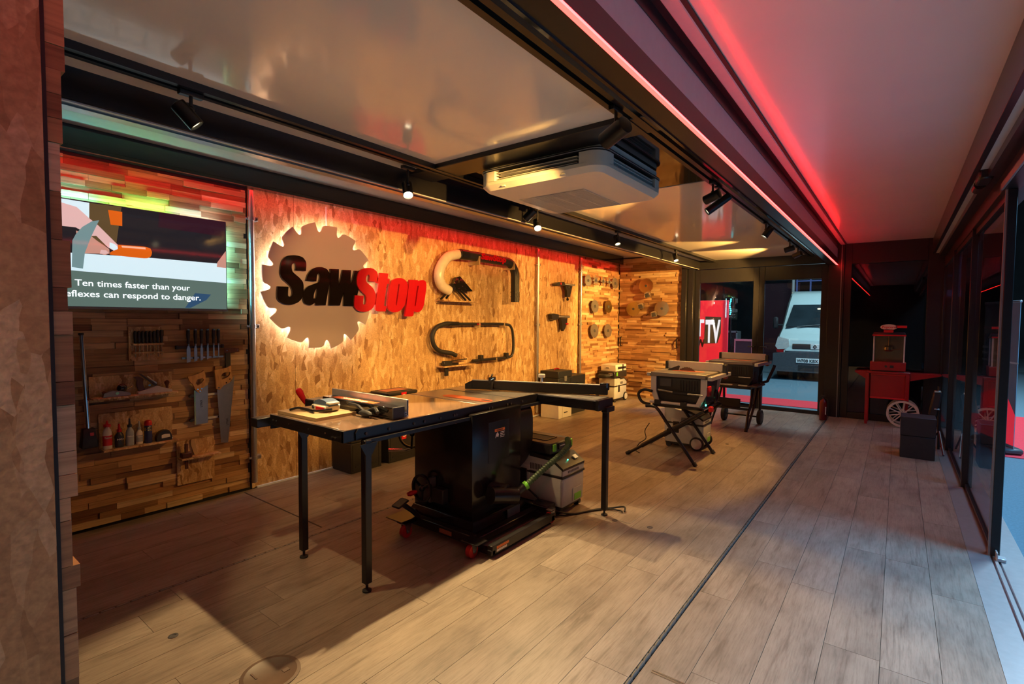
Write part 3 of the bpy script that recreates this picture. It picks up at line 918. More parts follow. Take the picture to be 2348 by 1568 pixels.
# ================================================================== BACK WALL: SIGN, TELEVISION, PIPES
LETTERS = {
    'S_black': ([(2.341,1.978),(2.282,1.966),(2.244,1.929),(2.226,1.87),(2.221,1.811),(2.238,1.769),(2.287,1.732),(2.318,1.7),(2.331,1.664),(2.326,1.63),(2.305,1.615),(2.29,1.626),(2.292,1.669),(2.296,1.703),(2.199,1.701),(2.193,1.643),(2.194,1.599),(2.216,1.571),(2.262,1.55),(2.316,1.548),(2.371,1.565),(2.412,1.596),(2.43,1.646),(2.436,1.707),(2.43,1.752),(2.398,1.787),(2.358,1.814),(2.331,1.838),(2.325,1.871),(2.329,1.897),(2.348,1.912),(2.363,1.904),(2.365,1.875),(2.359,1.847),(2.457,1.85),(2.462,1.89),(2.46,1.936),(2.432,1.967),(2.392,1.978)], []),
    'a': ([(2.458,1.765),(2.471,1.815),(2.505,1.864),(2.556,1.893),(2.616,1.9),(2.668,1.885),(2.694,1.848),(2.696,1.801),(2.679,1.697),(2.649,1.554),(2.549,1.552),(2.553,1.586),(2.518,1.555),(2.485,1.548),(2.444,1.561),(2.429,1.593),(2.428,1.638),(2.443,1.685),(2.478,1.718),(2.537,1.742),(2.581,1.76),(2.592,1.793),(2.593,1.824),(2.579,1.841),(2.565,1.822),(2.558,1.766)], [(2.566,1.718),(2.545,1.682),(2.531,1.643),(2.529,1.612),(2.548,1.609),(2.557,1.636),(2.562,1.675)]),
    'w': ([(2.701,1.89),(2.79,1.894),(2.785,1.726),(2.831,1.892),(2.921,1.896),(2.915,1.734),(2.962,1.895),(3.058,1.898),(2.962,1.556),(2.839,1.552),(2.844,1.693),(2.798,1.556),(2.682,1.555),(2.696,1.729)], []),
    'S_red': ([(3.111,1.934),(3.065,1.926),(3.024,1.906),(2.997,1.874),(2.984,1.832),(2.981,1.794),(2.983,1.76),(2.997,1.731),(3.019,1.706),(3.055,1.681),(3.077,1.663),(3.088,1.645),(3.088,1.61),(3.081,1.579),(3.063,1.569),(3.048,1.578),(3.05,1.609),(3.057,1.657),(2.958,1.657),(2.952,1.62),(2.949,1.583),(2.951,1.546),(2.973,1.52),(3.008,1.504),(3.058,1.5),(3.108,1.507),(3.15,1.527),(3.176,1.555),(3.193,1.602),(3.199,1.653),(3.196,1.692),(3.175,1.729),(3.138,1.762),(3.101,1.783),(3.085,1.801),(3.083,1.827),(3.092,1.855),(3.115,1.868),(3.129,1.857),(3.126,1.83),(3.122,1.803),(3.22,1.804),(3.229,1.841),(3.227,1.88),(3.211,1.91),(3.176,1.93),(3.143,1.935)], []),
    't': ([(3.252,1.896),(3.359,1.897),(3.349,1.845),(3.375,1.844),(3.367,1.789),(3.342,1.79),(3.332,1.761),(3.317,1.677),(3.301,1.566),(3.331,1.563),(3.321,1.509),(3.25,1.508),(3.212,1.511),(3.195,1.536),(3.198,1.575),(3.212,1.673),(3.237,1.79),(3.213,1.792),(3.22,1.845),(3.243,1.845)], []),
    'o': ([(3.497,1.862),(3.445,1.85),(3.404,1.826),(3.382,1.792),(3.369,1.74),(3.354,1.659),(3.343,1.587),(3.348,1.543),(3.378,1.514),(3.424,1.501),(3.47,1.504),(3.522,1.525),(3.564,1.565),(3.586,1.611),(3.602,1.69),(3.615,1.753),(3.615,1.794),(3.597,1.834),(3.56,1.858)], [(3.491,1.799),(3.481,1.778),(3.463,1.664),(3.449,1.59),(3.454,1.57),(3.466,1.579),(3.473,1.623),(3.496,1.746),(3.504,1.787),(3.502,1.799)]),
    'p': ([(3.64,1.853),(3.761,1.856),(3.76,1.842),(3.795,1.857),(3.835,1.863),(3.869,1.854),(3.884,1.827),(3.881,1.767),(3.864,1.68),(3.846,1.589),(3.823,1.542),(3.783,1.511),(3.738,1.504),(3.699,1.518),(3.691,1.467),(3.666,1.459),(3.575,1.462),(3.596,1.566),(3.623,1.753)], [(3.755,1.796),(3.741,1.768),(3.722,1.64),(3.711,1.577),(3.722,1.569),(3.733,1.607),(3.755,1.735),(3.769,1.786),(3.767,1.796)]),
}
sg = thing('illuminated_sign', 'big backlit circular saw blade sign lettered in black and red on the strand board wall', 'sign', (-4.25, 2.64, 1.72))
SY, SZ = 2.640, 1.725
prof = ((0.00, 0.578), (0.015, 0.560), (0.04, 0.530), (0.07, 0.509), (0.11, 0.496), (0.155, 0.491), (0.20, 0.493), (0.245, 0.503), (0.285, 0.520), (0.325, 0.538), (0.375, 0.550), (0.45, 0.556), (0.60, 0.562), (0.75, 0.568), (0.90, 0.574), (0.998, 0.578))
pts = []
for k in range(16):
    for t, r in prof:
        a = math.radians(97.5 - 22.5 * (k + t))
        pts.append((SY + r * math.cos(a), SZ + r * math.sin(a)))
part(sg, 'blade_plate', MB().prism(pts, 'x', -4.212, -4.200), 'blade_sign', label='round toothed blade plate')
part(sg, 'halo_ring', MB().ring((-4.232, SY, SZ), (1, 0, 0), 0.452, 0.470, 0.014, 64), 'led_white', label='white light ring behind the blade')
part(sg, 'stand_off', [MB().cyl((XB, SY + d, SZ), (-4.212, SY + d, SZ), 0.012, n=10) for d in (-0.2, 0.2)], 'steel')
for k, (o_, h_) in LETTERS.items():
    red = k in ('S_red', 't', 'o', 'p')
    d0 = -4.166 if red else -4.178
    part(sg, 'letter', MB().prism(smooth_outline(o_), 'x', d0 - 0.022, d0, [smooth_outline(h_)] if h_ else ()), 'red_letter' if red else 'black_letter', label='%s letter %s' % ('red' if red else 'black', k[0]))
part(sg, 'letter_stud', [MB().box((-4.27, y, 1.62), (-4.188, y + 0.02, 1.64)) for y in (3.10, 3.30, 3.52)], 'steel')
part(sg, 'supply_cable', MB().box((XB, 2.712, 2.285), (XB + 0.006, 2.722, 2.47)), 'white_plastic', label='white supply cable')

# television
glow('scr_white', (0.72, 0.92, 1.0), 0.62)
glow('scr_dark', (0.012, 0.010, 0.012), 1.0)
glow('scr_wine', (0.022, 0.006, 0.011), 1.0)
glow('scr_brown', (0.075, 0.045, 0.018), 1.0)
glow('scr_skin', (0.72, 0.36, 0.28), 0.5)
glow('scr_skin_light', (0.80, 0.50, 0.48), 0.6)
glow('scr_orange', (0.75, 0.13, 0.008), 0.6)
glow('scr_orange_hl', (0.95, 0.50, 0.32), 0.6)
glow('scr_steel', (0.16, 0.26, 0.27), 0.7)
glow('scr_under', (0.10, 0.15, 0.13), 0.7)
glow('scr_navy', (0.02, 0.05, 0.10), 1.0)
glow('scr_text', (0.9, 0.97, 1.0), 0.85)
glow('scr_red', (1.0, 0.05, 0.07), 1.2)
tv = thing('television', 'large flat television on the slat wall showing a hot dog safety film with a caption', 'television', (-4.26, 1.19, 1.49))
TX = -4.182
part(tv, 'housing', MB().box((-4.235, 0.578, 1.482), (TX - 0.004, 1.798, 2.178), 0.004), 'black_plastic')
part(tv, 'bottom_bezel', MB().box((TX - 0.004, 0.578, 1.482), (TX + 0.004, 1.798, 1.497)), 'mid_grey', label='grey lower bezel')
sc = part(tv, 'screen', MB().box((TX - 0.004, 0.582, 1.497), (TX - 0.001, 1.793, 2.174)), 'scr_dark', label='lit screen')
part(tv, 'wall_bracket', MB().box((-4.272, 0.9, 1.6), (-4.235, 1.4, 2.0)), 'black_matte')
def scr(name, pts, mat, lv):
    return part(sc, name, MB().prism(pts, 'x', TX - 0.001, TX - 0.001 + 0.0004 * lv), mat)
scr('picture_area', [(1.35, 2.174), (1.79, 2.174), (1.785, 2.06), (1.34, 2.07)], 'scr_wine', 1)
scr('picture_area', [(0.582, 2.174), (0.959, 2.168), (0.956, 2.054), (0.582, 2.03)], 'scr_white', 2)
scr('picture_area', [(0.959, 2.168), (1.13, 2.172), (1.093, 1.90), (0.95, 1.90)], 'scr_brown', 1)
scr('picture_area', [(1.056, 2.14), (1.133, 2.14), (1.131, 2.045), (1.068, 2.045)], 'scr_orange', 2)
scr('table_edge', [(0.582, 1.83), (0.933, 1.839), (1.306, 1.848), (1.72, 1.849), (1.79, 1.848), (1.79, 1.703), (0.917, 1.724), (0.582, 1.735)], 'scr_white', 2)
scr('picture_area', [(0.582, 1.735), (0.917, 1.724), (1.79, 1.703), (1.79, 1.499), (0.582, 1.499)], 'scr_under', 1)
scr('finger', [(0.80, 2.15), (0.895, 2.13), (0.961, 2.065), (1.001, 2.031), (1.103, 1.917), (1.105, 1.893), (1.083, 1.873), (1.05, 1.893), (0.99, 1.961), (0.963, 1.957), (0.888, 2.0), (0.75, 2.0)], 'scr_skin_light', 3)
scr('finger', [(0.888, 1.98), (0.963, 1.957), (0.99, 1.932), (1.057, 1.882), (1.058, 1.853), (1.034, 1.841), (1.002, 1.846), (0.90, 1.839)], 'scr_skin', 3)
scr('sausage', smooth_outline([(1.106, 1.917), (1.20, 1.921), (1.265, 1.922), (1.291, 1.912), (1.300, 1.888), (1.293, 1.858), (1.268, 1.840), (1.15, 1.842), (1.058, 1.847), (1.063, 1.865), (1.103, 1.887)]), 'scr_orange', 4)
scr('sausage_shine', [(1.123, 1.913), (1.26, 1.917), (1.262, 1.904), (1.127, 1.901)], 'scr_orange_hl', 5)
scr('fingernail', smooth_outline([(1.06, 1.927), (1.085, 1.920), (1.100, 1.906), (1.103, 1.888), (1.083, 1.876), (1.058, 1.893)]), 'scr_white', 5)
scr('fingernail', smooth_outline([(1.012, 1.872), (1.04, 1.872), (1.052, 1.857), (1.034, 1.845), (1.006, 1.848)]), 'scr_skin_light', 5)
scr('saw_blade', [(1.007, 2.064), (0.97, 2.052), (0.919, 2.007), (0.887, 1.958), (0.869, 1.916), (0.862, 1.747), (0.917, 1.741), (0.929, 1.844), (0.963, 1.951), (0.982, 2.0)], 'scr_steel', 6)
scr('finger', [(1.790, 1.951), (1.727, 1.857), (1.723, 1.822), (1.790, 1.82)], 'scr_skin', 3)
scr('picture_area', [(1.568, 1.614), (1.678, 1.609), (1.646, 1.567), (1.536, 1.504), (1.5, 1.503)], 'scr_navy', 2)
part(sc, 'caption', text_mesh('Ten times faster than your', 0.058, (TX + 0.0025, 0.873, 1.631), '+x', 0.0008, 0.0005, width=0.660), 'scr_text')
part(sc, 'caption', text_mesh('reflexes can respond to danger.', 0.058, (TX + 0.0025, 0.800, 1.561), '+x', 0.0008, 0.0005, width=0.800), 'scr_text')
# ambient light strips on the back of the television
for nm, lo, hi, mt in (('tv', (-4.234, 0.62, 2.178), (-4.216, 1.02, 2.181), 'tv_cyan'), ('tv', (-4.234, 1.03, 2.178), (-4.216, 1.45, 2.181), 'tv_green'), ('tv', (-4.234, 1.46, 2.178), (-4.216, 1.77, 2.181), 'tv_blue'),
                       ('tv', (-4.234, 1.798, 1.55), (-4.216, 1.801, 2.13), 'tv_cyan')):
    part(tv, 'ambient_light', MB().box(lo, hi), mt, label='coloured ambient light strip')

# conduit pipes with clamps
def conduit(y, lab, mat='galvanised', z1=2.47):
    t = thing('conduit_pipe', lab, 'pipe', (-4.235, y, 0.06), group='conduit pipes on the back wall')
    part(t, 'pipe', MB().cyl((-4.232, y, 0.06), (-4.232, y, z1), 0.021, n=18), mat)
    for z in (0.27, 1.363, 2.242):
        c = part(t, 'clamp', MB().ring((-4.232, y, z), (0, 0, 1), 0.0205, 0.027, 0.028, 18).box((-4.27, y + 0.022, z - 0.018), (-4.222, y + 0.052, z + 0.018), 0.002).box((-4.24, y - 0.045, z - 0.008), (-4.225, y - 0.022, z + 0.008), 0.002), mat)
        part(c, 'bolt', MB().cyl((-4.224, y + 0.038, z), (-4.216, y + 0.038, z), 0.007, n=6), 'chrome')
conduit(2.012, 'tall grey pipe between the tool wall and the blade sign')
conduit(6.155, 'tall grey pipe right of the black hose displays')
conduit(7.420, 'tall grey pipe at the edge of the far slat section')

# ================================================================== TOOL WALL
WX = -4.258
def osb_rack(label, y0, y1, z0, z1, shelves, cat='wall rack'):
    t = thing('tool_rack' if cat == 'wall rack' else 'wall_shelf', label, cat, (WX, (y0 + y1) / 2, z0))
    part(t, 'back_board', MB().box((WX, y0, z0), (WX + 0.014, y1, z1), 0.001), 'osb_small')
    for (a, b, z, dp) in shelves:
        part(t, 'shelf', MB().box((WX + 0.014, a, z - 0.012), (WX + 0.014 + dp, b, z), 0.001), 'osb_small')
    return t

# levelling pole with black foot
t = thing('support_pole', 'shiny metal pole with a black block at its foot leaning by the tool wall edge', 'pole', (-4.22, 0.92, 0.56))
part(t, 'pole', MB().tube([(-4.215, 0.905, 1.318), (-4.205, 0.925, 0.69)], 0.0135, 12), 'chrome')
part(t, 'end_cap', MB().cyl((-4.2152, 0.9045, 1.312), (-4.2155, 0.9042, 1.326), 0.0145, n=12), 'black_plastic')
part(t, 'foot_block', MB().frustum((-4.245, 0.882, 0.575), (-4.165, 0.968, 0.70), (0.012, 0.012, 0.012, 0.012), 0.004), 'black_plastic')
part(t, 'label_patch', MB().box((-4.166, 0.925, 0.655), (-4.1645, 0.945, 0.675), 0.0), 'red_plastic', label='small red patch')

# screwdriver rack
t = osb_rack('small strand-board rack holding a row of screwdrivers', 1.167, 1.367, 1.126, 1.365, ((1.18, 1.367, 1.247, 0.045), (1.18, 1.367, 1.188, 0.045)))
for k in range(8):
    y = 1.199 + k * 0.0226
    big = k >= 6
    d = thing('screwdriver', 'black-handled screwdriver, number %s from the left in the strand-board rack' % ('one two three four five six seven eight'.split()[k]), 'screwdriver', (WX + 0.036, y, 1.13), group='screwdrivers in the rack')
    part(d, 'handle', MB().lathe([(0.006, 0.0), (0.0095, 0.006), (0.0085, 0.02), (0.0105, 0.05), (0.0105, 0.078 + 0.008 * big), (0.006, 0.086 + 0.008 * big)], (WX + 0.036, y, 1.249), n=12), 'black_plastic')
    part(d, 'shaft', MB().cyl((WX + 0.036, y, 1.150 + 0.01 * (k % 3)), (WX + 0.036, y, 1.249), 0.0028, n=8), 'chrome')

# chisel rack
t = thing('tool_rack', 'black magnetic rack with two bars holding six chisels', 'wall rack', (WX, 1.62, 1.12))
part(t, 'upper_bar', MB().box((WX + 0.006, 1.452, 1.200), (WX + 0.022, 1.785, 1.218), 0.002), 'black_plastic')
part(t, 'lower_bar', MB().box((WX + 0.006, 1.490, 1.118), (WX + 0.020, 1.785, 1.135), 0.002), 'steel')
for y in (1.452, 1.77):
    part(t, 'bar_end', MB().box((WX, y, 1.195), (WX + 0.026, y + 0.018, 1.223), 0.003), 'black_plastic')
ys = (1.531, 1.579, 1.621, 1.664, 1.707, 1.742)
wd = (0.013, 0.0105, 0.009, 0.007, 0.0055, 0.004)
od = 'one two three four five six'.split()
for k in range(6):
    y = ys[k]
    x = WX + 0.034
    d = thing('chisel', 'black-handled wood chisel %s, counted from the widest, on the magnetic rack' % od[k], 'chisel', (x, y, 1.09), group='chisels on the rack')
    part(d, 'handle', MB().lathe([(0.007, 0.0), (0.0105, 0.01), (0.009, 0.03), (0.0125, 0.06), (0.0115, 0.10), (0.0115, 0.104)], (x, y, 1.232), n=14), 'black_plastic')
    part(d, 'ferrule', MB().cyl((x, y, 1.218), (x, y, 1.234), 0.0075, n=12), 'chrome')
    part(d, 'striking_cap', MB().cyl((x, y, 1.335), (x, y, 1.345), 0.0105, n=12), 'chrome')
    w = wd[k]
    part(d, 'blade', MB().prism([(y - 0.004, 1.222), (y + 0.004, 1.222), (y + w, 1.195), (y + w, 1.100 + 0.006 * k), (y - w, 1.092 + 0.006 * k), (y - w, 1.195)], 'x', x - 0.002, x + 0.002), 'steel')

# try square
t = thing('try_square', 'dark try square hanging right of the chisels', 'square', (WX + 0.02, 1.82, 1.05))
part(t, 'stock', MB().box((WX + 0.012, 1.795, 1.035), (WX + 0.026, 1.835, 1.155), 0.002), 'black_plastic')
part(t, 'blade', MB().box((WX + 0.016, 1.79, 1.155), (WX + 0.020, 1.905, 1.190)), 'dark_wood')
part(t, 'rivet', MB().cyl((WX + 0.02, 1.81, 1.172), (WX + 0.022, 1.81, 1.172), 0.003, n=8).cyl((WX + 0.02, 1.89, 1.172), (WX + 0.022, 1.89, 1.172), 0.003, n=8), 'chrome')

# plane shelf
osb_rack('strand-board shelf carrying two hand planes', 0.943, 1.424, 0.860, 1.033, ((0.943, 1.44, 0.895, 0.095),), 'shelf')
px = WX + 0.05
t = thing('hand_plane', 'bench plane with white metal body and dark wooden handles on the shelf', 'plane', (px + 0.02, 1.29, 0.896))
part(t, 'body', MB().prism([(1.196, 0.896), (1.196, 0.911), (1.213, 0.917), (1.269, 0.934), (1.312, 0.946), (1.354, 0.928), (1.402, 0.911), (1.402, 0.896)], 'x', px - 0.008, px + 0.036), 'light_plastic')
part(t, 'rear_handle', MB().prism(smooth_outline([(1.206, 0.911), (1.190, 0.96), (1.195, 0.995), (1.175, 1.018), (1.209, 1.020), (1.232, 1.000), (1.226, 0.965), (1.243, 0.915)]), 'x', px + 0.004, px + 0.024), 'dark_wood')
part(t, 'front_knob', MB().lathe([(0.010, 0.0), (0.008, 0.014), (0.010, 0.03), (0.017, 0.045), (0.015, 0.058), (0.004, 0.064)], (px + 0.014, 1.376, 0.914), n=16), 'dark_wood')
part(t, 'blade_iron', MB().prism([(1.209, 1.037), (1.219, 1.035), (1.312, 0.954), (1.300, 0.946)], 'x', px, px + 0.028), 'dark_grey')
part(t, 'lever_cap', MB().prism([(1.250, 1.018), (1.258, 1.018), (1.312, 0.966), (1.305, 0.958)], 'x', px + 0.002, px + 0.026).cyl((px + 0.030, 1.262, 0.955), (px + 0.040, 1.262, 0.955), 0.008, n=12), 'chrome')
t = thing('hand_plane', 'small dark block plane left of the bench plane', 'plane', (px + 0.02, 1.08, 0.896))
part(t, 'body', MB().prism([(1.000, 0.896), (1.005, 0.922), (1.05, 0.936), (1.10, 0.930), (1.150, 0.914), (1.152, 0.896)], 'x', px, px + 0.04), 'cast_grey')
part(t, 'palm_cap', MB().ell((px + 0.02, 1.108, 0.948), (0.022, 0.030, 0.030), 14), 'black_gloss')
part(t, 'front_knob', MB().lathe([(0.012, 0.0), (0.014, 0.010), (0.006, 0.016)], (px + 0.02, 1.010, 0.922), n=14), 'dark_wood')
part(t, 'adjuster', MB().cyl((px + 0.02, 1.13, 0.935), (px + 0.02, 1.168, 0.957), 0.004, n=8).cyl((px + 0.041, 1.075, 0.918), (px + 0.045, 1.075, 0.918), 0.010, n=12), 'gold_blade')

# glue shelf with bottles
osb_rack('strand-board shelf carrying glue bottles and a tape measure', 0.988, 1.418, 0.535, 0.778, ((0.99, 1.432, 0.545, 0.10),), 'shelf')
bx, bz = WX + 0.066, 0.546
def bottle(y, r, h, body, cap, lab, name='glue_bottle', lcol='red_plastic', nozzle=0.03, flat=0.62, txt=None, capr=0.6):
    t = thing(name, lab, 'bottle', (bx, y, bz))
    m_ = MB().lathe([(r * 0.92, 0.0), (r, 0.006), (r, h * 0.72), (r * 0.8, h * 0.86), (r * 0.5, h * 0.93), (r * 0.45, h)], (0, 0, 0), n=18)
    me = m_.mesh('body')
    me.transform(Matrix.Translation((bx, y, bz)) @ Matrix.Diagonal((flat, 1, 1, 1)))
    part(t, 'body', me, body)
    part(t, 'cap', MB().lathe([(r * capr, 0.0), (r * capr, 0.016), (r * 0.3, 0.02), (r * 0.18, 0.02 + nozzle)], (bx, y, bz + h), n=14), cap)
    m2 = MB().lathe([(r * 1.015, 0.0), (r * 1.015, h * 0.45)], (0, 0, 0), n=18).mesh('label_wrap')
    m2.transform(Matrix.Translation((bx, y, bz + h * 0.16)) @ Matrix.Diagonal((flat, 1, 1, 1)))
    lb = part(t, 'label_wrap', m2, lcol)
    if txt:
        part(lb, 'print', text_mesh(txt, r * 0.62, (bx + r * flat * 1.03, y - r * 0.75, bz + h * 0.48), '+x', 0.0006, 0.0004, width=r * 1.5), 'white_label')
    return t
bottle(1.021, 0.026, 0.150, 'bottle_white', 'red_plastic', 'tall white glue bottle with red label and red cap', lcol='red_plastic', nozzle=0.022, txt='Titebond', capr=0.8)
bottle(1.087, 0.025, 0.105, 'bottle_dark', 'red_plastic', 'squat black glue bottle with a pointed red cap', lcol='bottle_dark', nozzle=0.035, txt='NO', capr=0.55)
bottle(1.146, 0.024, 0.128, 'bottle_grey', 'bottle_dark', 'grey-blue glue bottle with a black collar and pale nozzle', lcol='bottle_grey', nozzle=0.04, txt='Titebond', capr=0.6)
bottle(1.201, 0.020, 0.102, 'bottle_white', 'bottle_grey', 'small white glue bottle with a grey pointed nozzle', lcol='bottle_grey', nozzle=0.04, txt='Titebond', capr=0.5)
t = thing('spray_can', 'dark blue spray can with a red dome cap', 'spray can', (bx, 1.253, bz))
part(t, 'can', MB().lathe([(0.022, 0.0), (0.0235, 0.004), (0.0235, 0.118), (0.018, 0.126)], (bx, 1.253, bz), n=20), 'can_blue')
part(t, 'cap', MB().lathe([(0.0235, 0.0), (0.0235, 0.018), (0.019, 0.032), (0.010, 0.037)], (bx, 1.253, bz + 0.124), n=18), 'red_plastic')
part(t, 'label_wrap', MB().lathe([(0.0238, 0.0), (0.0238, 0.026)], (bx, 1.253, bz + 0.086), n=20), 'gold_blade', label='yellow band')
part(t, 'print', text_mesh('WD-40', 0.014, (bx + 0.0245, 1.235, bz + 0.094), '+x', 0.0006, 0.0004, width=0.036), 'can_blue')
t = thing('tape_measure', 'black rounded tape measure with a pale label', 'tape measure', (bx, 1.345, bz))
part(t, 'case', MB().prism(smooth_outline([(1.300, bz), (1.298, bz + 0.03), (1.315, bz + 0.062), (1.345, bz + 0.076), (1.375, bz + 0.070), (1.392, bz + 0.04), (1.394, bz)]), 'x', bx - 0.022, bx + 0.022), 'black_plastic')
part(t, 'sticker', MB().prism(smooth_outline([(1.328, bz + 0.018), (1.328, bz + 0.040), (1.345, bz + 0.048), (1.378, bz + 0.044), (1.382, bz + 0.022)]), 'x', bx + 0.022, bx + 0.0232), 'white_label')
part(t, 'tape_hook', MB().box((bx - 0.012, 1.394, bz), (bx + 0.012, 1.400, bz + 0.016)), 'chrome')

# marking gauge shelf
osb_rack('tall strand-board panel with a narrow shelf near the floor holding a marking gauge', 1.447, 1.706, 0.172, 0.506, ((1.45, 1.722, 0.385, 0.085),), 'shelf')
gx = WX + 0.06
t = thing('marking_gauge', 'dark wooden marking gauge hanging through the low shelf', 'gauge', (gx, 1.492, 0.30))
part(t, 'stem', MB().box((gx - 0.009, 1.483, 0.300), (gx + 0.009, 1.503, 0.490), 0.002), 'dark_wood')
part(t, 'fence_block', MB().box((gx - 0.022, 1.456, 0.386), (gx + 0.026, 1.525, 0.425), 0.006), 'dark_wood')
t = thing('wooden_wedge', 'pale wooden wedge leaning behind the marking gauge', 'gauge', (WX + 0.03, 1.565, 0.386))
part(t, 'stock', MB().prism([(1.560, 0.386), (1.585, 0.386), (1.562, 0.500), (1.540, 0.510), (1.536, 0.470)], 'x', WX + 0.016, WX + 0.028), 'mdf')

# two hand saws on their bars
t = thing('saw_holder', 'pair of pale bars with black ends holding two hand saws', 'wall rack', (WX, 1.64, 0.65))
for z in (0.836, 0.652):
    b = part(t, 'bar', MB().box((WX + 0.004, 1.54, z - 0.009), (WX + 0.018, 1.762, z + 0.009), 0.002), 'light_plastic')
    part(b, 'bar_end', MB().cyl((WX + 0.006, 1.545, z), (WX + 0.030, 1.545, z), 0.012, n=12).cyl((WX + 0.006, 1.745, z), (WX + 0.026, 1.745, z), 0.010, n=12), 'black_plastic')
hx_ = WX + 0.032
def handsaw(lab, handle, hole, blade, back, rivets, txt):
    ys_ = [p[0] for p in blade]
    t = thing('hand_saw', lab, 'hand saw', (hx_, sum(ys_) / len(ys_), min(p[1] for p in blade)))
    part(t, 'blade', MB().prism(blade, 'x', hx_, hx_ + 0.002), 'saw_steel')
    part(t, 'handle', MB().prism(smooth_outline(handle, 2, 60), 'x', hx_ - 0.008, hx_ + 0.012, [smooth_outline(hole)]), 'handle_wood')
    if back:
        part(t, 'spine', MB().box((hx_ - 0.003, back[0], back[2]), (hx_ + 0.005, back[1], back[3])), 'gold_blade', label='brass spine')
    part(t, 'rivet', sum_cyl(rivets, hx_), 'chrome')
    part(t, 'print', text_mesh(txt, 0.022, (hx_ + 0.0028, blade[-1][0] + 0.055, blade[-1][1] + 0.13), ((0, 0, 1), (0, -1, 0), (1, 0, 0)), 0.0004, 0.0003), 'black_plastic')
def sum_cyl(pts, x):
    mbx = MB()
    for y, z in pts:
        mbx.cyl((x + 0.012, y, z), (x + 0.015, y, z), 0.005, n=10)
    return mbx
handsaw('short wooden-handled tenon saw hanging left of the longer saw', [(1.519, 0.990), (1.539, 0.992), (1.575, 1.000), (1.611, 1.013), (1.632, 1.029), (1.644, 0.975), (1.634, 0.912), (1.613, 0.878), (1.601, 0.857), (1.573, 0.874), (1.554, 0.929), (1.530, 0.953)],
        [(1.570, 0.936), (1.582, 0.962), (1.619, 0.972), (1.631, 0.958), (1.614, 0.932), (1.585, 0.915)], [(1.570, 0.883), (1.601, 0.857), (1.622, 0.891), (1.661, 0.914), (1.656, 0.619), (1.564, 0.616)], (1.562, 1.572, 0.616, 0.88), ((1.585, 0.888), (1.612, 0.890), (1.600, 0.872)), 'LYNX')
handsaw('long wooden-handled panel saw hanging beside the pipe', [(1.707, 1.024), (1.728, 1.027), (1.798, 1.036), (1.829, 1.052), (1.841, 0.967), (1.813, 0.913), (1.769, 0.899), (1.743, 0.865), (1.717, 0.876), (1.714, 0.95)],
        [(1.749, 0.965), (1.762, 0.992), (1.797, 1.008), (1.824, 1.001), (1.819, 0.978), (1.796, 0.957), (1.761, 0.948)], [(1.726, 0.866), (1.769, 0.899), (1.831, 0.921), (1.859, 0.975), (1.801, 0.436), (1.749, 0.446)], None, ((1.735, 0.885), (1.790, 0.918), (1.818, 0.945)), 'LYNX')

# ================================================================== HOSE DISPLAYS
t = thing('wall_shelf', 'small strand-board shelf under the clear hose and guard', 'shelf', (XB, 4.45, 1.63))
part(t, 'back_board', MB().box((XB, 4.12, 1.62), (XB + 0.014, 4.62, 1.785), 0.001), 'osb_small')
part(t, 'shelf', MB().box((XB + 0.014, 4.12, 1.640), (XB + 0.15, 4.70, 1.654), 0.001), 'osb_small')
t = thing('dust_hose_display', 'fat black dust pipe with elbow, red lettering and a clear hose end on the wall', 'dust hose', (-4.15, 4.8, 1.68))
hxc = -4.15
part(t, 'pipe', MB().tube([(hxc, 4.36, 2.203), (hxc, 4.50, 2.205), (hxc, 4.71, 2.205), (hxc, 5.26, 2.200)] + [(hxc, 5.30 + 0.19 * math.sin(a), 2.010 + 0.19 * math.cos(a)) for a in (0.15, 0.4, 0.7, 1.0, 1.3, 1.55)] + [(hxc, 5.49, 1.90), (hxc, 5.49, 1.675)], 0.058, 20), 'black_plastic')
part(t, 'coupling', MB().tube([(hxc, 4.40, 2.204), (hxc, 4.52, 2.205)], 0.063, 20).tube([(hxc, 5.49, 1.740), (hxc, 5.49, 1.752)], 0.064, 20).tube([(hxc, 5.49, 1.800), (hxc, 5.49, 1.812)], 0.064, 20), 'black_satin')
cp = arc_path([(hxc, 4.37, 2.203), (hxc, 4.20, 2.150), (hxc, 4.09, 2.03), (hxc, 4.06, 1.92), (hxc, 4.10, 1.82), (hxc, 4.22, 1.76)], 12)
part(t, 'clear_hose', MB().tube(cp, [0.056 + 0.003 * (k % 2) for k in range(len(cp))], 18), 'clear_hose', label='clear ribbed hose')
for y in (4.672, 5.375):
    part(t, 'bracket', MB().prism([(XB, 2.10), (XB + 0.19, 2.10), (XB + 0.19, 2.205), (XB + 0.18, 2.205), (XB + 0.16, 2.15), (XB + 0.12, 2.138), (XB + 0.07, 2.16), (XB + 0.055, 2.21), (XB, 2.21)], 'y', y, y + 0.016), 'mdf', label='pale wooden cradle')
part(t, 'lettering', text_mesh('SawStop', 0.098, (hxc + 0.0605, 4.715, 2.178), '+x', 0.002, 0.006, width=0.50, shear=0.15), 'red_letter', label='red lettering')
t = thing('blade_guard', 'black saw blade guard with splayed legs standing on the small shelf', 'blade guard', (-4.18, 4.35, 1.654))
gxm = -4.185
part(t, 'hood', MB().prism([(4.36, 1.93), (4.42, 1.945), (4.44, 1.935), (4.60, 1.815), (4.645, 1.785), (4.63, 1.775), (4.49, 1.765), (4.40, 1.775), (4.30, 1.785), (4.27, 1.815), (4.33, 1.86)], 'x', gxm - 0.02, gxm + 0.02, [[(4.385, 1.905), (4.41, 1.925), (4.425, 1.915), (4.42, 1.87), (4.395, 1.86)]]), 'black_gloss')
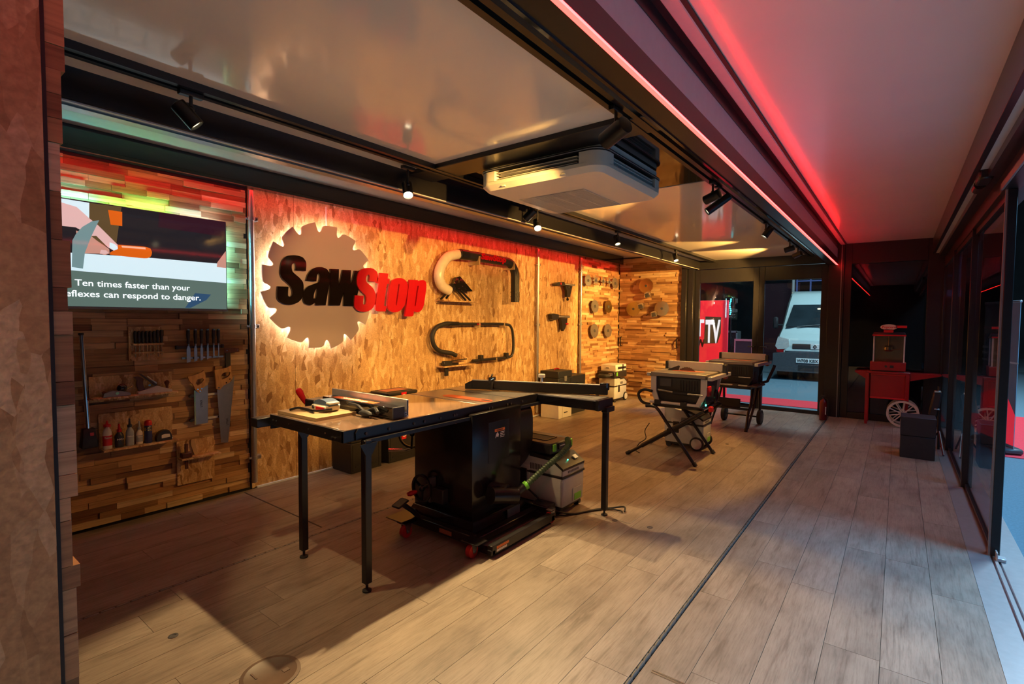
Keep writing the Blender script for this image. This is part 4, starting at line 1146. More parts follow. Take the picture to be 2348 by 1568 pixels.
for a, b in (((4.28, 1.79), (4.10, 1.662)), ((4.30, 1.78), (4.19, 1.675)), ((4.36, 1.79), (4.52, 1.664)), ((4.44, 1.78), (4.605, 1.664))):
    part(t, 'leg', MB().tube([(gxm + 0.01, a[0], a[1]), (gxm + 0.02, b[0], b[1])], 0.013, 8), 'black_gloss')
part(t, 'collar', MB().tube([(gxm + 0.01, 4.235, 1.775), (gxm + 0.01, 4.30, 1.815)], 0.048, 16), 'black_satin')
mb = MB()
for y, z in ((4.31, 1.80), (4.40, 1.80), (4.46, 1.83), (4.52, 1.80), (4.58, 1.79), (4.33, 1.86)):
    mb.cyl((gxm + 0.02, y, z), (gxm + 0.027, y, z), 0.009, n=10)
part(t, 'screw', mb, 'chrome')

t = thing('wall_shelf', 'small strand-board shelf under the thin black tube', 'shelf', (XB, 4.4, 0.86))
part(t, 'back_board', MB().box((XB, 4.12, 0.855), (XB + 0.014, 4.60, 1.03), 0.001), 'osb_small')
part(t, 'shelf', MB().box((XB + 0.014, 4.12, 0.875), (XB + 0.14, 4.68, 0.889), 0.001), 'osb_small')
t = thing('vacuum_tube_display', 'thin black tube bent into a long loop on the wall', 'tube', (-4.2, 4.75, 0.92))
tx = -4.195
cp = arc_path([(tx + 0.03, 4.356, 1.005), (tx + 0.02, 4.276, 1.036), (tx, 4.13, 1.062), (tx, 4.03, 1.130), (tx, 4.00, 1.240), (tx, 4.06, 1.335), (tx, 4.20, 1.380), (tx, 4.34, 1.380)], 6)
part(t, 'flexible_hose', MB().tube(cp, 0.026, 12), 'black_matte')
cp = arc_path([(tx, 4.34, 1.378), (tx, 4.80, 1.377), (tx, 5.34, 1.372), (tx, 5.47, 1.325), (tx, 5.51, 1.20), (tx, 5.518, 1.04), (tx, 5.49, 0.955), (tx, 5.40, 0.925), (tx, 5.06, 0.921), (tx, 4.68, 0.918)], 6)
part(t, 'tube', MB().tube(cp, 0.019, 12), 'black_plastic')
part(t, 'coupling', MB().tube([(tx, 4.26, 1.379), (tx, 4.42, 1.379)], 0.027, 12), 'black_satin')
part(t, 'lettering', text_mesh('SawStop', 0.022, (tx + 0.0205, 4.74, 1.370), '+x', 0.001, 0.001), 'red_letter')
for y, z in ((4.84, 0.93), (5.36, 0.935)):
    part(t, 'clip', MB().box((tx - 0.03, y - 0.025, z - 0.02), (tx + 0.028, y + 0.025, z + 0.055), 0.004), 'black_plastic')
for y in (4.78, 5.28):
    part(t, 'bracket', MB().box((XB, y, 1.330), (tx + 0.03, y + 0.014, 1.362)).box((tx + 0.02, y, 1.362), (tx + 0.03, y + 0.014, 1.395)), 'mdf', label='pale wooden cradle')
part(t, 'bracket', MB().box((XB, 5.12, 0.88), (tx + 0.03, 5.134, 0.906)).box((tx + 0.02, 5.12, 0.906), (tx + 0.03, 5.134, 0.935)), 'mdf', label='pale wooden cradle')
t = thing('guard_blade', 'low clear and black riving guard lying on the lower small shelf', 'blade guard', (-4.18, 4.35, 0.889))
part(t, 'mount', MB().box((-4.215, 4.16, 0.89), (-4.165, 4.30, 0.945), 0.008).box((-4.21, 4.20, 0.77), (-4.18, 4.25, 0.89), 0.004), 'black_plastic')
part(t, 'arm', MB().tube([(-4.19, 4.28, 0.935), (-4.19, 4.42, 0.945), (-4.19, 4.57, 0.950)], 0.008, 8), 'black_gloss')
part(t, 'clear_shield', MB().prism([(4.30, 0.93), (4.34, 1.01), (4.42, 1.03), (4.50, 0.99), (4.55, 0.95)], 'x', -4.192, -4.188), 'clear_plastic', label='clear shield')
part(t, 'lower_plate', MB().box((-4.20, 4.30, 0.889), (-4.18, 4.42, 0.918), 0.003), 'black_satin')

# two small clamps / brake units on the second board
t = thing('saw_accessory', 'black fence micro-adjuster with red dot, upper of two on the narrow board', 'saw accessory', (-4.2, 6.85, 1.78))
part(t, 'rail', MB().box((-4.225, 6.72, 1.985), (-4.185, 7.16, 2.012), 0.003), 'black_satin')
part(t, 'rail_strip', MB().box((-4.185, 6.80, 1.992), (-4.182, 7.16, 2.004)), 'aluminium')
part(t, 'head', MB().prism([(6.54, 1.985), (6.62, 2.015), (6.80, 2.030), (6.84, 1.975), (6.66, 1.968), (6.60, 1.955)], 'x', -4.235, -4.175), 'black_plastic')
part(t, 'dot', MB().cyl((-4.175, 6.70, 1.998), (-4.171, 6.70, 1.998), 0.018, n=12), 'red_plastic')
part(t, 'grip', MB().prism([(6.84, 1.98), (7.06, 1.98), (7.02, 1.88), (6.98, 1.80), (6.90, 1.80), (6.89, 1.90)], 'x', -4.225, -4.18), 'black_plastic')
part(t, 'knob', MB().ell((-4.2, 6.945, 1.765), (0.022, 0.024, 0.024), 12).cyl((-4.2, 6.945, 1.78), (-4.2, 6.945, 1.81), 0.008, n=8), 'black_gloss')
part(t, 'screw', MB().cyl((-4.18, 6.93, 1.955), (-4.17, 6.93, 1.955), 0.013, n=10).cyl((-4.18, 7.0, 1.955), (-4.17, 7.0, 1.955), 0.013, n=10), 'chrome')
t = thing('saw_accessory', 'black clamp unit with red lever, lower of two on the narrow board', 'saw accessory', (-4.2, 6.75, 1.29))
part(t, 'rail', MB().box((-4.225, 6.62, 1.468), (-4.185, 7.00, 1.505), 0.003), 'black_satin')
part(t, 'rail_strip', MB().box((-4.185, 6.66, 1.480), (-4.182, 7.0, 1.492)), 'aluminium')
part(t, 'head', MB().prism([(6.45, 1.52), (6.50, 1.535), (6.66, 1.52), (6.66, 1.45), (6.52, 1.43), (6.47, 1.45)], 'x', -4.24, -4.18), 'black_plastic')
part(t, 'grip', MB().prism([(6.72, 1.465), (6.92, 1.465), (6.90, 1.38), (6.85, 1.30), (6.80, 1.26), (6.77, 1.30), (6.76, 1.38)], 'x', -4.225, -4.18), 'black_plastic')
part(t, 'lever', MB().box((-4.20, 6.86, 1.362), (-4.165, 6.94, 1.388), 0.008), 'red_plastic', label='red lever')
t = solo('cable', MB().tube([(XB + 0.004, 6.83, 1.74), (XB + 0.004, 6.835, 1.6), (XB + 0.004, 6.84, 1.50)], 0.003, 6), 'black_plastic', 'thin dark cord between the two accessories on the narrow board', 'cord')

# ================================================================== BLADES ON THE FAR SLATS
def saw_disc(name, lab, c, axis, r, teeth, mat, cat='saw blade', hub=0.018, group=None, kind='blade', wob=0.0):
    c = Vector(c)
    t = thing(name, lab, cat, c, group=group)
    q = Vector(axis).normalized().to_track_quat('Z', 'Y')
    pts = []
    if kind == 'blade':
        for k in range(teeth):
            for f, rr_ in ((0.0, 1.0), (0.35, 0.985), (0.5, 0.90), (0.85, 0.93)):
                a = 2 * math.pi * (k + f) / teeth
                pts.append((r * rr_ * math.cos(a), r * rr_ * math.sin(a)))
    else:
        for k in range(teeth):
            for f, rr_ in ((-0.16, 0.95), (0.10, 1.0), (0.22, 0.62), (0.5, 0.42), (0.72, 0.60)):
                a = 2 * math.pi * (k + f) / teeth
                pts.append((r * rr_ * math.cos(a), r * rr_ * math.sin(a)))
    hole = [(hub * math.cos(2 * math.pi * k / 12), hub * math.sin(2 * math.pi * k / 12)) for k in range(12)]
    mbx = MB().prism(pts, 'z', -0.0015, 0.0015, [hole])
    me = mbx.mesh('disc')
    M = Matrix.Translation(c) @ q.to_matrix().to_4x4()
    me.transform(M)
    part(t, 'disc', me, mat)
    m2 = MB().lathe([(hub * 1.5, 0.0016), (hub * 1.5, 0.005), (hub * 0.6, 0.006), (0.0, 0.006)], (0, 0, 0), n=14).mesh('hub')
    m2.transform(M)
    part(t, 'hub', m2, 'dark_grey')
    m3 = MB().cyl((0, 0, -0.05), (0, 0, 0.01), 0.006, n=8).mesh('mount')
    m3.transform(M)
    part(t, 'mount', m3, 'dark_grey')
    return t
bxw = -4.195
ax = (1, -0.12, 0.05)
saw_disc('saw_disc', 'leftmost small saw blade of the top row on the far slats', (bxw, 7.60, 2.108), ax, 0.10, 24, 'saw_steel', group='blades on the far slats')
saw_disc('chipper_blade', 'eight-pointed star chipper, second in the top row', (bxw, 7.872, 2.125), ax, 0.098, 8, 'saw_steel', kind='star', group='chippers on the far slats')
saw_disc('chipper_blade', 'small four-armed chipper in the middle of the top row', (bxw, 8.148, 2.130), ax, 0.085, 4, 'saw_steel', kind='star', group='chippers on the far slats')
saw_disc('chipper_blade', 'small four-armed chipper, fourth in the top row', (bxw, 8.386, 2.129), ax, 0.085, 4, 'saw_steel', kind='star', group='chippers on the far slats')
saw_disc('saw_disc', 'rightmost small saw blade of the top row near the corner', (bxw, 8.62, 2.121), ax, 0.105, 24, 'saw_steel', group='blades on the far slats')
saw_disc('saw_disc', 'left blade of the middle pair on the far slats', (bxw, 7.854, 1.678), ax, 0.115, 30, 'saw_steel', group='blades on the far slats')
saw_disc('saw_disc', 'right blade of the middle pair on the far slats', (bxw, 8.366, 1.685), ax, 0.12, 30, 'gold_blade', group='blades on the far slats')
saw_disc('saw_disc', 'left blade of the lowest pair on the far slats', (bxw, 7.851, 1.254), ax, 0.125, 40, 'saw_steel', group='blades on the far slats')
saw_disc('saw_disc', 'right blade of the lowest pair on the far slats', (bxw, 8.364, 1.250), ax, 0.125, 40, 'saw_steel', group='blades on the far slats')
yw = 8.875
for (x, z, cx, cz, lab1, lab2) in ((-3.700, 2.075, -3.663, 1.905, 'gold round blade at the top of the three on the end wall', 'silver brake cartridge below the top gold blade'),
                                   (-3.939, 1.652, -3.786, 1.705, 'gold round blade at the left of the three on the end wall', 'silver brake cartridge right of the left gold blade'),
                                   (-3.395, 1.655, -3.531, 1.555, 'gold round blade at the right of the three on the end wall', 'silver brake cartridge left of the right gold blade')):
    saw_disc('saw_disc', lab1, (x, yw, z), (0.08, -1, 0.02), 0.138, 40, 'gold_blade', group='gold blades on the end wall', hub=0.015)
    t = thing('brake_cartridge', lab2, 'brake cartridge', (cx, yw, cz - 0.05), group='spent brake cartridges on the end wall')
    P = [(0.075 * (0.75 + 0.3 * ((k * 7) % 5) / 4) * math.cos(k * math.pi / 5), 0.068 * (0.75 + 0.3 * ((k * 3) % 4) / 3) * math.sin(k * math.pi / 5)) for k in range(10)]
    part(t, 'block', MB().prism([(cx + p[0], cz + p[1]) for p in P], 'y', yw - 0.03, yw + 0.03), 'steel')
    part(t, 'pawl', MB().prism([(cx - 0.03, cz - 0.05), (cx + 0.05, cz - 0.03), (cx + 0.02, cz + 0.03), (cx - 0.04, cz + 0.02)], 'y', yw - 0.045, yw - 0.03), 'dark_grey')
    part(t, 'mount', MB().box((cx - 0.02, yw + 0.03, cz - 0.02), (cx + 0.02, 8.952, cz + 0.02)), 'dark_grey')
for x, lab in ((-4.205, 'slim black pull handle near the corner of the end wall'), (-3.127, 'slim black pull handle beside the rear door post')):
    t = solo('pull_handle', MB().tube([(x, 8.945, 1.125), (x, 8.905, 1.10), (x, 8.900, 1.04), (x, 8.905, 0.975), (x, 8.945, 0.955)], 0.011, 8), 'black_satin', lab, 'handle', (x, 8.93, 1.04), 'pull handles on the end wall')
solo('hook', MB().tube([(-3.70, 8.945, 1.535), (-3.70, 8.90, 1.53), (-3.66, 8.895, 1.55)], 0.009, 8), 'dark_grey', 'small dark hook below the gold blades', 'hook', (-3.70, 8.94, 1.535))

# ================================================================== THE BIG TABLE SAW
ts = thing('table_saw', 'large black cabinet table saw with long extension table on a mobile base', 'table saw', (-2.45, 2.6, 0.0))
ZT = 0.864
part(ts, 'extension_table', MB().box((-2.94, 1.505, ZT - 0.032), (-2.215, 2.548, ZT), 0.002), 'laminate_dark', label='dark laminate extension table')
part(ts, 'cast_table', MB().box((-2.94, 2.552, ZT - 0.04), (-2.215, 3.205, ZT), 0.002), 'cast_iron', label='polished cast iron table')
part(ts, 'mitre_slot', MB().box((-2.94, 2.92, ZT + 0.0002), (-2.215, 2.938, ZT + 0.0008)).box((-2.94, 2.568, ZT + 0.0002), (-2.215, 2.574, ZT + 0.0008)), 'black_matte')
part(ts, 'end_apron', MB().box((-2.94, 1.490, ZT - 0.062), (-2.205, 1.506, ZT - 0.0005), 0.002), 'black_satin')
part(ts, 'side_apron', MB().box((-2.222, 1.49, ZT - 0.062), (-2.206, 2.55, ZT - 0.001), 0.002), 'black_satin')
mb = []
for x in (-2.90, -2.86, -2.72, -2.52, -2.36, -2.30, -2.27):
    mb.append(MB().cyl((x, 1.491, ZT - 0.03 - 0.012 * ((int(x * 100)) % 2)), (x, 1.486, ZT - 0.03 - 0.012 * ((int(x * 100)) % 2)), 0.005, n=8))
part(ts, 'screw', mb, 'steel')
part(ts, 'rear_rail', MB().prism([(1.560, ZT - 0.058), (1.558, ZT - 0.02), (1.575, ZT + 0.0), (3.205, ZT + 0.0), (3.205, ZT - 0.058)], 'x', -2.206, -2.196).box((-2.206, 1.60, ZT - 0.078), (-2.165, 3.24, ZT - 0.058)), 'black_satin', label='black angle rail')
mb = []
for y in (1.62, 1.77, 1.95, 2.03, 2.16, 2.28, 2.30, 2.62, 2.65, 2.82, 2.86, 3.0):
    mb.append(MB().cyl((-2.197, y, ZT - 0.032), (-2.189, y, ZT - 0.032), 0.008, n=10))
part(ts, 'bolt', mb, 'dark_grey')
part(ts, 'front_rail', MB().box((-3.03, 1.42, ZT - 0.075), (-2.955, 3.25, ZT - 0.020), 0.004), 'black_satin', label='square tube fence rail')
part(ts, 'front_angle', MB().box((-2.955, 1.50, ZT - 0.09), (-2.945, 3.22, ZT - 0.002)), 'black_satin')
ins = part(ts, 'blade_insert', MB().prism(rounded_rect(-2.69, 2.645, -2.235, 2.735, 0.044, 6), 'z', ZT + 0.0006, ZT + 0.0026), 'orange_insert', label='orange zero-clearance insert')
part(ins, 'throat_plate', MB().prism(rounded_rect(-2.325, 2.675, -2.250, 2.710, 0.012, 4), 'z', ZT + 0.0027, ZT + 0.0034), 'black_matte')
# legs
for (x, y) in ((-2.791, 1.610), (-2.143 - 0.035, 1.608)):
    lg = part(ts, 'leg', MB().box((x - 0.02, y - 0.02, 0.045), (x + 0.02, y + 0.02, ZT - 0.06), 0.003), 'black_satin')
    part(lg, 'foot', MB().cyl((x, y, 0.012), (x, y, 0.05), 0.007, n=10).lathe([(0.024, 0.0), (0.024, 0.008), (0.010, 0.016)], (x, y, 0.0), n=18), 'rubber')
    part(lg, 'leg_plate', MB().prism([(y - 0.055, ZT - 0.075), (y + 0.055, ZT - 0.075), (y + 0.02, ZT - 0.135), (y - 0.02, ZT - 0.135)], 'x', x + 0.02, x + 0.024), 'black_satin')
# cabinet
cb = part(ts, 'cabinet', MB().box((-2.70, 2.402, 0.115), (-2.150, 2.93, ZT - 0.045), 0.008, seg=2), 'black_cabinet', label='glossy black steel cabinet')
part(cb, 'access_panel', MB().box((-2.1505, 2.56, 0.47), (-2.1475, 2.785, 0.745), 0.001), 'black_cabinet', label='square access panel')
lb = part(cb, 'warning_label', MB().box((-2.1475, 2.625, 0.672), (-2.1468, 2.735, 0.690)), 'orange_label', label='orange warning label')
part(cb, 'warning_text', text_mesh('WARNING', 0.014, (-2.1465, 2.645, 0.676), '+x', 0.0004, 0.0006), 'black_plastic')
part(cb, 'warning_symbol', MB().prism([(2.632, 0.630), (2.640, 0.655), (2.655, 0.668), (2.670, 0.650), (2.662, 0.632), (2.648, 0.640)], 'x', -2.1475, -2.1468), 'white_label')
mb = MB()
for k in range(4):
    mb.box((-2.1475, 2.685, 0.660 - 0.011 * k), (-2.1469, 2.735 - 0.006 * (k % 2), 0.664 - 0.011 * k))
part(cb, 'warning_lines', mb, 'white_label', kind='stuff')
part(cb, 'rating_label', MB().box((-2.41, 2.4013, 0.745), (-2.29, 2.4008, 0.800)), 'copper_film', label='dim red rating label')
part(cb, 'rating_symbol', MB().cyl((-2.395, 2.4009, 0.765), (-2.395, 2.4003, 0.765), 0.012, n=12), 'white_label')
part(ts, 'plinth', MB().frustum((-2.735, 2.365, 0.055), (-2.105, 2.97, 0.125), (0.03, 0.03, 0.03, 0.03), 0.005), 'black_cabinet')
# motor cover on the far side
part(ts, 'motor_cover', MB().prism(smooth_outline([(-2.62, 0.80), (-2.20, 0.80), (-2.165, 0.74), (-2.165, 0.50), (-2.21, 0.38), (-2.32, 0.26), (-2.50, 0.24), (-2.62, 0.30)], 2, 75), 'y', 2.93, 3.10), 'black_satin', label='bulging motor cover')
# sign for scale hand wheel on the operator side and tilt wheel
def wheel(x, y, z, axis, r, knob, name='handwheel'):
    w = part(ts, name, MB().ring((x, y, z), axis, r - 0.014, r, 0.02, 36), 'black_satin')
    q = Vector(axis).normalized().to_track_quat('Z', 'Y')
    mbx = MB()
    for k in range(3):
        a = 2 * math.pi * k / 3 + 0.5
        e = q @ Vector((r * 0.95 * math.cos(a), r * 0.95 * math.sin(a), 0))
        mbx.tube([(x, y, z), Vector((x, y, z)) + e], 0.009, 8)
    mbx.ell((x, y, z), (0.022, 0.022, 0.022), 12)
    part(w, 'spokes', mbx, 'black_satin')
    e = q @ Vector((r * 0.9 * math.cos(knob), r * 0.9 * math.sin(knob), 0))
    n = Vector(axis).normalized()
    c = Vector((x, y, z)) + e
    return w, c, n
w, c, n = wheel(-2.80, 2.47, 0.595, (0.5, -0.86, 0.1), 0.105, 4.2)
part(w, 'paddle_tube', MB().tube([(-2.80, 2.47, 0.49), (-2.84, 2.42, 0.478), (-2.93, 2.36, 0.475)], 0.011, 8), 'chrome', label='bare metal grip tube')
w, c, n = wheel(-2.56, 2.345, 0.275, (0, -1, 0), 0.095, 2.8)
part(w, 'crank_knob', MB().lathe([(0.009, 0.0), (0.015, 0.01), (0.019, 0.05), (0.012, 0.07)], (-2.60, 2.335, 0.245), (-0.35, -1, -0.1), 14), 'red_plastic', label='red crank knob')
part(w, 'wheel_guard', MB().box((-2.50, 2.345, 0.19), (-2.475, 2.40, 0.36), 0.004), 'dark_grey')
part(ts, 'switch_box', MB().box((-2.47, 2.345, 0.20), (-2.36, 2.402, 0.30), 0.006), 'black_plastic')
# dust outlet
dp = part(ts, 'dust_port', MB().tube([(-2.16, 2.60, 0.275), (-2.07, 2.62, 0.275), (-2.045, 2.63, 0.272)], 0.062, 22), 'black_plastic', label='round dust port')
part(dp, 'elbow', MB().tube(arc_path([(-2.08, 2.50, 0.285), (-2.05, 2.60, 0.265), (-2.035, 2.70, 0.240)], 5), 0.058, 20), 'black_satin')
part(dp, 'reducer', MB().ring((-2.035, 2.712, 0.235), (0.6, 0.8, -0.1), 0.036, 0.058, 0.03, 24), 'black_plastic')
part(ts, 'data_plate', MB().box((-2.108, 2.72, 0.062), (-2.104, 2.86, 0.120)), 'mid_grey')
# mobile base
mbse = part(ts, 'mobile_base', MB().box((-2.70, 2.285, 0.035), (-2.05, 2.335, 0.095), 0.004).box((-2.70, 2.975, 0.035), (-1.90, 3.02, 0.095), 0.004)
            .box((-2.72, 2.29, 0.035), (-2.66, 3.02, 0.095), 0.004).box((-2.085, 2.29, 0.035), (-2.03, 3.02, 0.075), 0.004)
            .box((-1.925, 2.29, 0.020), (-1.885, 2.98, 0.075), 0.003).box((-2.05, 2.28, 0.020), (-1.885, 2.32, 0.05), 0.003).box((-2.05, 2.94, 0.020), (-1.885, 2.985, 0.06), 0.003), 'black_satin', label='black welded mobile base')
part(mbse, 'warning_label', MB().box((-1.8848, 2.33, 0.048), (-1.8842, 2.45, 0.064)), 'orange_label')
part(mbse, 'warning_label', MB().box((-1.8848, 2.33, 0.030), (-1.8842, 2.43, 0.044)), 'white_label')
part(mbse, 'base_sticker', MB().box((-2.33, 2.2846, 0.05), (-2.22, 2.2840, 0.078)), 'copper_film')
part(mbse, 'caster_arm', [MB().box((-2.68, 2.13, 0.105), (-2.52, 2.30, 0.112), 0.002).box((-2.64, 2.19, 0.06), (-2.55, 2.30, 0.105), 0.004), MB().box((-2.06, 2.20, 0.094), (-1.93, 2.30, 0.100), 0.002)], 'black_satin')
part(mbse, 'foot_pedal', MB().box((-2.585, 2.095, 0.225), (-2.505, 2.19, 0.236), 0.008, Matrix.Rotation(0.35, 3, 'X')).tube([(-2.54, 2.16, 0.22), (-2.53, 2.23, 0.16), (-2.53, 2.29, 0.10)], 0.016, 8), 'black_plastic', label='black foot pedal')
for k, (x, y) in enumerate(((-2.53, 2.175), (-2.0, 2.232), (-1.915, 2.965), (-2.68, 2.98))):
    cs = part(mbse, 'caster', MB().tube([(x - 0.016, y, 0.040), (x + 0.016, y, 0.040)], [0.040, 0.040], 24), 'wheel_red', label='red caster wheel')
    part(cs, 'fork', MB().prism([(y - 0.022, 0.092), (y + 0.03, 0.092), (y + 0.014, 0.030), (y - 0.010, 0.030)], 'x', x - 0.023, x - 0.019).prism([(y - 0.022, 0.092), (y + 0.03, 0.092), (y + 0.014, 0.030), (y - 0.010, 0.030)], 'x', x + 0.019, x + 0.023).box((x - 0.023, y - 0.022, 0.088), (x + 0.023, y + 0.03, 0.094)), 'steel')
    part(cs, 'axle', MB().cyl((x - 0.027, y, 0.042), (x + 0.027, y, 0.042), 0.007, n=10), 'chrome')
part(ts, 'rear_plate', MB().box((-2.10, 2.98, 0.06), (-1.95, 3.09, 0.10), 0.004), 'black_satin')

# fence on the saw
fn = thing('saw_fence', 'black rip fence with aluminium face and red lettering lying across the extension table', 'fence', (-2.6, 1.9, ZT))
part(fn, 'beam', MB().box((-2.94, 1.835, ZT + 0.004), (-2.245, 1.915, ZT + 0.068), 0.003), 'black_gloss')
part(fn, 'end_cap', MB().box((-2.248, 1.832, ZT + 0.002), (-2.236, 1.918, ZT + 0.070), 0.003), 'dark_grey')
part(fn, 'face', MB().box((-2.98, 1.930, ZT + 0.003), (-2.235, 1.944, ZT + 0.105), 0.001).box((-2.98, 1.916, ZT + 0.003), (-2.235, 1.930, ZT + 0.035)), 'aluminium', label='tall aluminium fence face')
part(fn, 'face_slot', MB().box((-2.2352, 1.9335, ZT + 0.015), (-2.2345, 1.9405, ZT + 0.098)).box((-2.2352, 1.919, ZT + 0.008), (-2.2345, 1.928, ZT + 0.016)).box((-2.2352, 1.919, ZT + 0.020), (-2.2345, 1.928, ZT + 0.030)), 'black_matte')
part(fn, 'decal', MB().box((-2.86, 1.850, ZT + 0.0682), (-2.44, 1.902, ZT + 0.0690)), 'orange_insert', label='red printed stripe')
part(fn, 'lettering', text_mesh('SawStop', 0.05, (-2.78, 1.858, ZT + 0.0692), '+z', 0.0005, 0.001, width=0.26), 'white_label')
part(fn, 'clamp_head', MB().box((-3.06, 1.78, ZT - 0.03), (-2.95, 1.99, ZT + 0.045), 0.006), 'black_satin')
part(fn, 'lever', MB().lathe([(0.010, 0.0), (0.016, 0.03), (0.023, 0.085), (0.018, 0.108), (0.006, 0.115)], (-3.06, 1.79, ZT + 0.010), (-0.35, -0.35, 1.0), 16), 'red_plastic', label='red fence lever')
mb = MB().tube(arc_path([(-2.64, 1.83, ZT + 0.05), (-2.52, 1.80, ZT + 0.055), (-2.45, 1.80, ZT + 0.03), (-2.38, 1.815, ZT + 0.05), (-2.33, 1.80, ZT + 0.035)], 5), 0.011, 8).ell((-2.43, 1.79, ZT + 0.022), (0.06, 0.022, 0.02), 12)
solo('tied_strap', mb, 'black_matte', 'crumpled black strap hanging against the side of the rip fence', 'strap', (-2.5, 1.8, ZT))

# board with odds and ends
solo('wooden_offcut', MB().box((-2.93, 1.535, ZT), (-2.535, 1.80, ZT + 0.018), 0.001, Matrix.Rotation(0.03, 3, 'Z')), 'mdf', 'plain tan board lying on the end of the saw table', 'board', (-2.73, 1.67, ZT))
zb = ZT + 0.0185
t = thing('push_block', 'blue and white push block with a red panel lying on the tan board', 'push block', (-2.72, 1.70, zb))
part(t, 'grip', MB().prism(smooth_outline([(-2.80, zb + 0.035), (-2.77, zb + 0.062), (-2.72, zb + 0.070), (-2.66, zb + 0.060), (-2.63, zb + 0.035)], 2, 80), 'y', 1.685, 1.76), 'blue_plastic')
part(t, 'base', MB().box((-2.79, 1.665, zb + 0.004), (-2.64, 1.765, zb + 0.036), 0.006), 'cream')
part(t, 'panel', MB().box((-2.735, 1.660, zb + 0.006), (-2.65, 1.666, zb + 0.028), 0.001), 'red_plastic', label='red panel')
part(t, 'hole', MB().cyl((-2.765, 1.668, zb + 0.022), (-2.765, 1.661, zb + 0.022), 0.011, n=14), 'dark_grey')
part(t, 'clip', MB().box((-2.66, 1.68, zb + 0.045), (-2.62, 1.75, zb + 0.058), 0.004), 'light_plastic')
t = thing('bent_strap', 'bent black metal strap lying under the push block', 'strap', (-2.75, 1.62, zb))
part(t, 'strap', MB().tube(arc_path([(-2.86, 1.57, zb + 0.006), (-2.82, 1.60, zb + 0.018), (-2.76, 1.62, zb + 0.014), (-2.68, 1.635, zb + 0.010), (-2.61, 1.69, zb + 0.020)], 5), 0.007, 8), 'black_satin')
part(t, 'second_rod', MB().tube([(-2.84, 1.625, zb + 0.006), (-2.74, 1.62, zb + 0.006), (-2.66, 1.605, zb + 0.005)], 0.004, 6), 'black_satin')

# sliding table attachment with its long mitre fence
st = thing('sliding_table', 'narrow black sliding table attached to the saw with a single leg', 'sliding table', (-1.9, 3.32, 0.0))
part(st, 'deck', MB().box((-2.60, 3.215, ZT - 0.012), (-1.70, 3.425, ZT + 0.001), 0.002), 'cast_grey')
mb = MB()
for y in (3.235, 3.29, 3.36):
    mb.box((-2.60, y, ZT + 0.001), (-1.70, y + 0.006, ZT + 0.0016))
part(st, 'deck_groove', mb, 'black_matte')
part(st, 'side_beam', MB().box((-2.56, 3.208, ZT - 0.075), (-1.695, 3.222, ZT - 0.010), 0.002).box((-2.56, 3.40, ZT - 0.075), (-1.695, 3.43, ZT - 0.010), 0.002), 'black_gloss')
part(st, 'end_plate', MB().box((-1.702, 3.208, ZT - 0.078), (-1.672, 3.435, ZT - 0.002), 0.004), 'black_satin')
part(st, 'edge_strip', MB().box((-2.2, 3.2075, ZT - 0.008), (-1.70, 3.2105, ZT + 0.001)), 'aluminium')
lg = part(st, 'leg', MB().box((-1.698, 3.312, 0.04), (-1.658, 3.350, ZT - 0.075), 0.003), 'black_satin')
part(lg, 'foot', MB().cyl((-1.678, 3.331, 0.01), (-1.678, 3.331, 0.05), 0.007, n=10).lathe([(0.024, 0.0), (0.024, 0.008), (0.010, 0.016)], (-1.678, 3.331, 0.0), n=18), 'rubber')
part(lg, 'leg_bracket', MB().box((-1.70, 3.30, ZT - 0.10), (-1.65, 3.42, ZT - 0.06), 0.004), 'black_satin')
ang = math.atan2(3.445 - 3.018, -1.727 + 2.776)
mf = thing('mitre_fence', 'long black mitre fence with flip stop lying askew over the sliding table', 'fence', (-2.25, 3.235, ZT + 0.002), ang)
Lf = 1.133 / 2
part(mf, 'beam', MB().box((-Lf + 0.05, 0.0, 0.004), (Lf, 0.045, 0.075), 0.002), 'black_satin', local=True)
part(mf, 'nose', MB().prism([(-Lf + 0.05, 0.004), (-Lf - 0.01, 0.004), (-Lf - 0.01, 0.045), (-Lf + 0.05, 0.075)], 'y', 0.0, 0.045), 'black_satin', local=True)
part(mf, 'groove', MB().box((-Lf, -0.0008, 0.034), (Lf, 0.0, 0.040)), 'black_matte', local=True)
part(mf, 'top_track', MB().box((-Lf + 0.05, 0.006, 0.075), (Lf - 0.06, 0.039, 0.080)), 'light_plastic', local=True)
part(mf, 'end_bracket', MB().box((Lf - 0.06, 0.01, 0.04), (Lf + 0.01, 0.05, 0.092), 0.003), 'black_plastic', local=True)
part(mf, 'end_pin', MB().cyl((Lf - 0.006, -0.004, 0.06), (Lf - 0.006, -0.004, 0.098), 0.005, n=8), 'chrome', local=True)
kb = part(mf, 'lock_knob', MB().cyl((0.055, 0.02, 0.078), (0.055, 0.02, 0.118), 0.009, n=12), 'chrome', local=True)
part(mf, 'knob_head', MB().lathe([(0.024, 0.0), (0.027, 0.004), (0.027, 0.024), (0.023, 0.028)], (0.055, 0.02, 0.117), n=20), 'white_plastic', local=True, label='white knob')
part(mf, 'flip_stop', MB().box((-0.375, -0.012, 0.05), (-0.330, 0.05, 0.105), 0.004).box((-0.355, -0.018, 0.006), (-0.335, -0.004, 0.07), 0.003).box((-0.345, -0.02, 0.004), (-0.28, -0.004, 0.016), 0.003), 'black_plastic', local=True, label='flip stop')
part(mf, 'stop_lever', MB().cyl((-0.36, 0.02, 0.105), (-0.345, 0.0, 0.128), 0.007, n=10).cyl((-0.35, -0.014, 0.085), (-0.325, -0.02, 0.10), 0.005, n=8), 'chrome', local=True)

